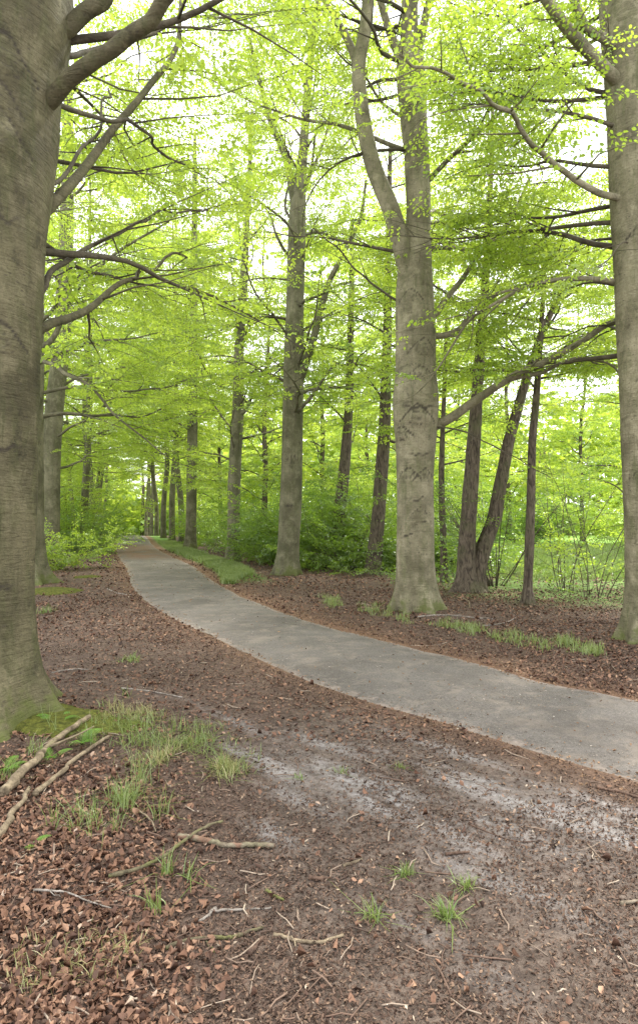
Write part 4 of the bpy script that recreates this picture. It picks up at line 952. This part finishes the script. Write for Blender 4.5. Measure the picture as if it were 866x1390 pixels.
# moss cushions
def cushion(label, px, py, rx, ry, h, seed, name='moss_patch'):
    rng = np.random.default_rng(seed); c = G(px, py); nu, nv = 60, 26; th = np.linspace(0, 2 * pi, nu, endpoint=False); rr = np.linspace(0.02, 1, nv)
    TH, RR = np.meshgrid(th, rr); ed = 1 + .6 * vnoise(np.cos(TH) * 1.5, np.sin(TH) * 1.5, seed, 3, 1.3)
    x = c[0] + np.cos(TH) * RR * rx * ed; y = c[1] + np.sin(TH) * RR * ry * ed
    z = gz(x, y) + h * (1 - RR ** 2) + .012 * vnoise(x, y, seed + 3, 3, 14) * (1 - RR) + .006 - .02 * (RR > .97)
    i, j = np.meshgrid(np.arange(nv - 1), np.arange(nu), indexing='ij'); a = i * nu + j; b = i * nu + (j + 1) % nu
    o = mesh(name, np.stack([x, y, z], -1).reshape(-1, 3), [np.stack([a, b, b + nu, a + nu], -1).reshape(-1, 4)], M['moss'], None, True); tag(o, label, 'moss', None, 'stuff')
cushion('olive moss spreading round the foot of the massive left trunk', 55, 985, .62, .35, .035, 3)
cushion('yellow-green moss cushion over the roots of the second left beech', 70, 803, .55, .55, .09, 5)
cushion('small moss spot on the litter near the second left beech', 118, 782, .35, .4, .03, 7)

# ------------------------------------------------------------------ sticks and fallen branches
def stick(label, pts, r, mat, seed, taper=.6, lift=0.0, stubs=0, name='fallen_stick', wig=.10):
    r = r * .8
    rng = np.random.default_rng(seed); P = np.array([G(*p) for p in pts]); P[:, 2] = gz(P[:, 0], P[:, 1]) + r * .75 + lift
    n = max(10, len(P) * 7); Q = interp(P, n); Ls = np.linalg.norm(np.diff(P, axis=0), axis=1).sum()
    j = rng.normal(0, r * wig, Q.shape) + np.repeat(rng.normal(0, r * .45, (n // 4 + 1, 3)), 4, 0)[:n]; j[:, 2] *= .4; Q += j
    rr = np.linspace(r, r * taper, n) * (1 + rng.normal(0, .07, n)) * (1 + .22 * (rng.random(n) < .08)); c = P[0].copy(); mb = MB()
    V, Fs = tube(Q, rr, 10); mb.add(V, Fs)
    for q in range(stubs):
        k = rng.integers(2, n - 2); T = Q[k+1] - Q[k]; a = rng.choice([-1, 1]) * rng.uniform(.5, 1.1); dv = np.array([T[0] * math.cos(a) - T[1] * math.sin(a), T[0] * math.sin(a) + T[1] * math.cos(a), .15 * np.linalg.norm(T)]); dv /= np.linalg.norm(dv)
        l2 = Ls * rng.uniform(.1, .28); S_ = Q[k] + dv * np.linspace(0, l2, 5)[:, None] + rng.normal(0, .006, (5, 3)); S_[:, 2] = np.maximum(S_[:, 2], Q[k][2] - .6 * r); V, Fs = tube(S_, np.linspace(rr[k] * .6, rr[k] * .2, 5), 6); mb.add(V, Fs)
    o = mb.build(name, M[mat], None, True, c); o.location = tuple(c); tag(o, label, 'branch' if name == 'fallen_branch' else 'stick', 'dead wood lying on the ground'); return o
stick('long thick pale fallen branch running up towards the ferns', [(0, 1090), (38, 1052), (72, 1018), (122, 984)], .036, 'stick_pale', 1, .6, .02, 1, 'fallen_branch')
stick('pale fallen branch lying just right of the longest one', [(50, 1084), (80, 1056), (110, 1032), (147, 1007)], .020, 'stick_pale', 2, .7, .015, 0, 'fallen_branch')
stick('pale fallen branch end poking in at the left border, lowest of the three', [(-8, 1150), (18, 1112), (44, 1076)], .026, 'stick_pale', 3, .5, .015, 0, 'fallen_branch')
stick('stout log piece with orange peeling bark on the leaf edge', [(242, 1139), (268, 1144), (300, 1151), (335, 1154), (372, 1155)], .017, 'stick_peel', 4, .8, .004, 1, 'fallen_branch')
stick('mossy curved stick crossing the orange-barked piece', [(148, 1199), (185, 1191), (218, 1175), (250, 1150), (275, 1132), (303, 1122)], .011, 'stick_moss', 5, .7, .02, 0)
stick('straight grey twig near the bottom, below the orange-barked piece', [(283, 1241), (325, 1238), (368, 1236)], .0075, 'stick_grey', 6)
stick('yellow-mossed stick lying flat at the bottom edge', [(226, 1291), (262, 1279), (305, 1277), (335, 1270), (356, 1262)], .010, 'stick_moss', 7, .8, 0, 1)
stick('pale bark-stripped stick pointing right at the bottom', [(370, 1273), (400, 1279), (435, 1281), (466, 1271)], .010, 'stick_pale', 8, .7, 0, 1)
stick('thin grey twig forked among the brown leaves', [(46, 1216), (90, 1220), (120, 1232), (152, 1242)], .006, 'stick_grey', 9, .5, .02, 2)
stick('short broken pale stub of wood in the middle of the soil', [(465, 1177), (491, 1167)], .011, 'stick_pale', 10)
stick('short mossy stub left of the grey twig', [(361, 1210), (384, 1227)], .010, 'stick_moss', 11)
stick('dark brown stub at the bottom next to the yellow-mossed stick', [(336, 1302), (356, 1278)], .013, 'stick_brown', 12)
stick('pale crooked twig among the tall grass blades', [(182, 1102), (198, 1110), (212, 1134)], .006, 'stick_pale', 13, .6, .02)
stick('pale thin stick lying on the litter right of the massive left trunk', [(165, 936), (205, 941), (247, 948)], .011, 'stick_grey', 14, .6, 0, 1)
stick('thin stick beside the small moss spot under the left beeches', [(146, 800), (165, 806), (180, 808)], .014, 'stick_grey', 15)
stick('short stick near the pale tuft left of the path', [(70, 912), (92, 908), (122, 908)], .011, 'stick_grey', 16)
stick('reddish stick on the litter by the asphalt rim, mid picture', [(488, 962), (512, 967), (536, 972)], .010, 'stick_brown', 17)
stick('reddish hair-thin twig curving over the grey soil', [(636, 1117), (668, 1129), (700, 1139), (735, 1139)], .0045, 'stick_brown', 18)
stick('orange stub cut by the right border', [(844, 1228), (875, 1222)], .011, 'stick_peel', 19)
stick('brown stick half buried near the asphalt at the right border', [(808, 1069), (840, 1076), (872, 1085)], .012, 'stick_brown', 20)
stick('small bent twig beside the upper sandy streak', [(497, 1050), (503, 1036), (516, 1028)], .005, 'stick_brown', 21)
stick('bent white stick at the foot of the shared stump', [(626, 812), (634, 818), (638, 828)], .018, 'stick_pale', 22)
stick('grey dead branch in front of the shared stump', [(566, 838), (600, 836), (640, 838), (668, 840)], .018, 'stick_grey', 23, .6, 0, 2)
stick('brown dead branch left of the big scarred beech', [(490, 824), (512, 826), (530, 830)], .026, 'stick_brown', 24, .6, 0, 1)
stick('pale dead stick on the right verge beyond the grass tufts', [(655, 850), (680, 846), (700, 838)], .015, 'stick_grey', 25, .6, 0, 1)
stick('dead stick among the litter near the right border trunk', [(770, 850), (800, 846), (826, 848)], .016, 'stick_brown', 26, .6, 0, 1)
stick('wood piece lying beside the flat grass tuft', [(604, 1160), (636, 1157)], .010, 'stick_brown', 27)
stick('split brown wood piece on the crumbly soil left of centre', [(420, 1196), (448, 1194)], .013, 'stick_brown', 28)
stick('short grey stick under the fork of the stout log piece', [(296, 1238), (270, 1256)], .010, 'stick_grey', 29)
stick('fine pale stick below the pale sandy streak', [(640, 1060), (600, 1052)], .005, 'stick_grey', 30)
# fine twiglets strewn everywhere (uncountable)
rng = np.random.default_rng(900); tm = MB()
xv, yv, d, s, rng = scatter(2600, lambda x, y, d, s: np.where(d > .05, np.where((s < 0) & (d < 2.2), .35, .9), .03), (1.5, 20), 901)
for q in range(len(xv)):
    ln = rng.uniform(.03, .16) * (1 + .05 * yv[q]); az = rng.uniform(0, pi); z = gz1(xv[q], yv[q]) if False else 0
    t = np.linspace(-.5, .5, 4)[:, None]; Q = np.array([xv[q], yv[q], 0]) + t * ln * np.array([math.cos(az), math.sin(az), rng.normal(0, .12)]) + rng.normal(0, ln * .05, (4, 3)) * np.array([1, 1, .4])
    V, Fs = tube(Q, rng.uniform(.0012, .0035) * (1 + .07 * yv[q]), 4); V[:, 2] += .008; tm.add(V, Fs, rnd=np.clip(rng.beta(1.5, 1.5), 0, 1), gid=q)
allV = np.concatenate(tm.V); gid = np.concatenate(tm.A.pop('gid')).astype(int); gzs = gz(xv, yv, d); allV[:, 2] += gzs[gid]; tm.V = [allV]
tag(tm.build('twig_litter', vcol('twiglet', [(0, (.05, .03, .02)), (.5, (.16, .10, .07)), (1, (.45, .37, .28))], .8), None), 'thin broken twigs strewn over the litter', 'twig litter', None, 'stuff')
print('VERTS', sum(len(m.vertices) for m in bpy.data.meshes), 'OBJ', len(bpy.data.objects))
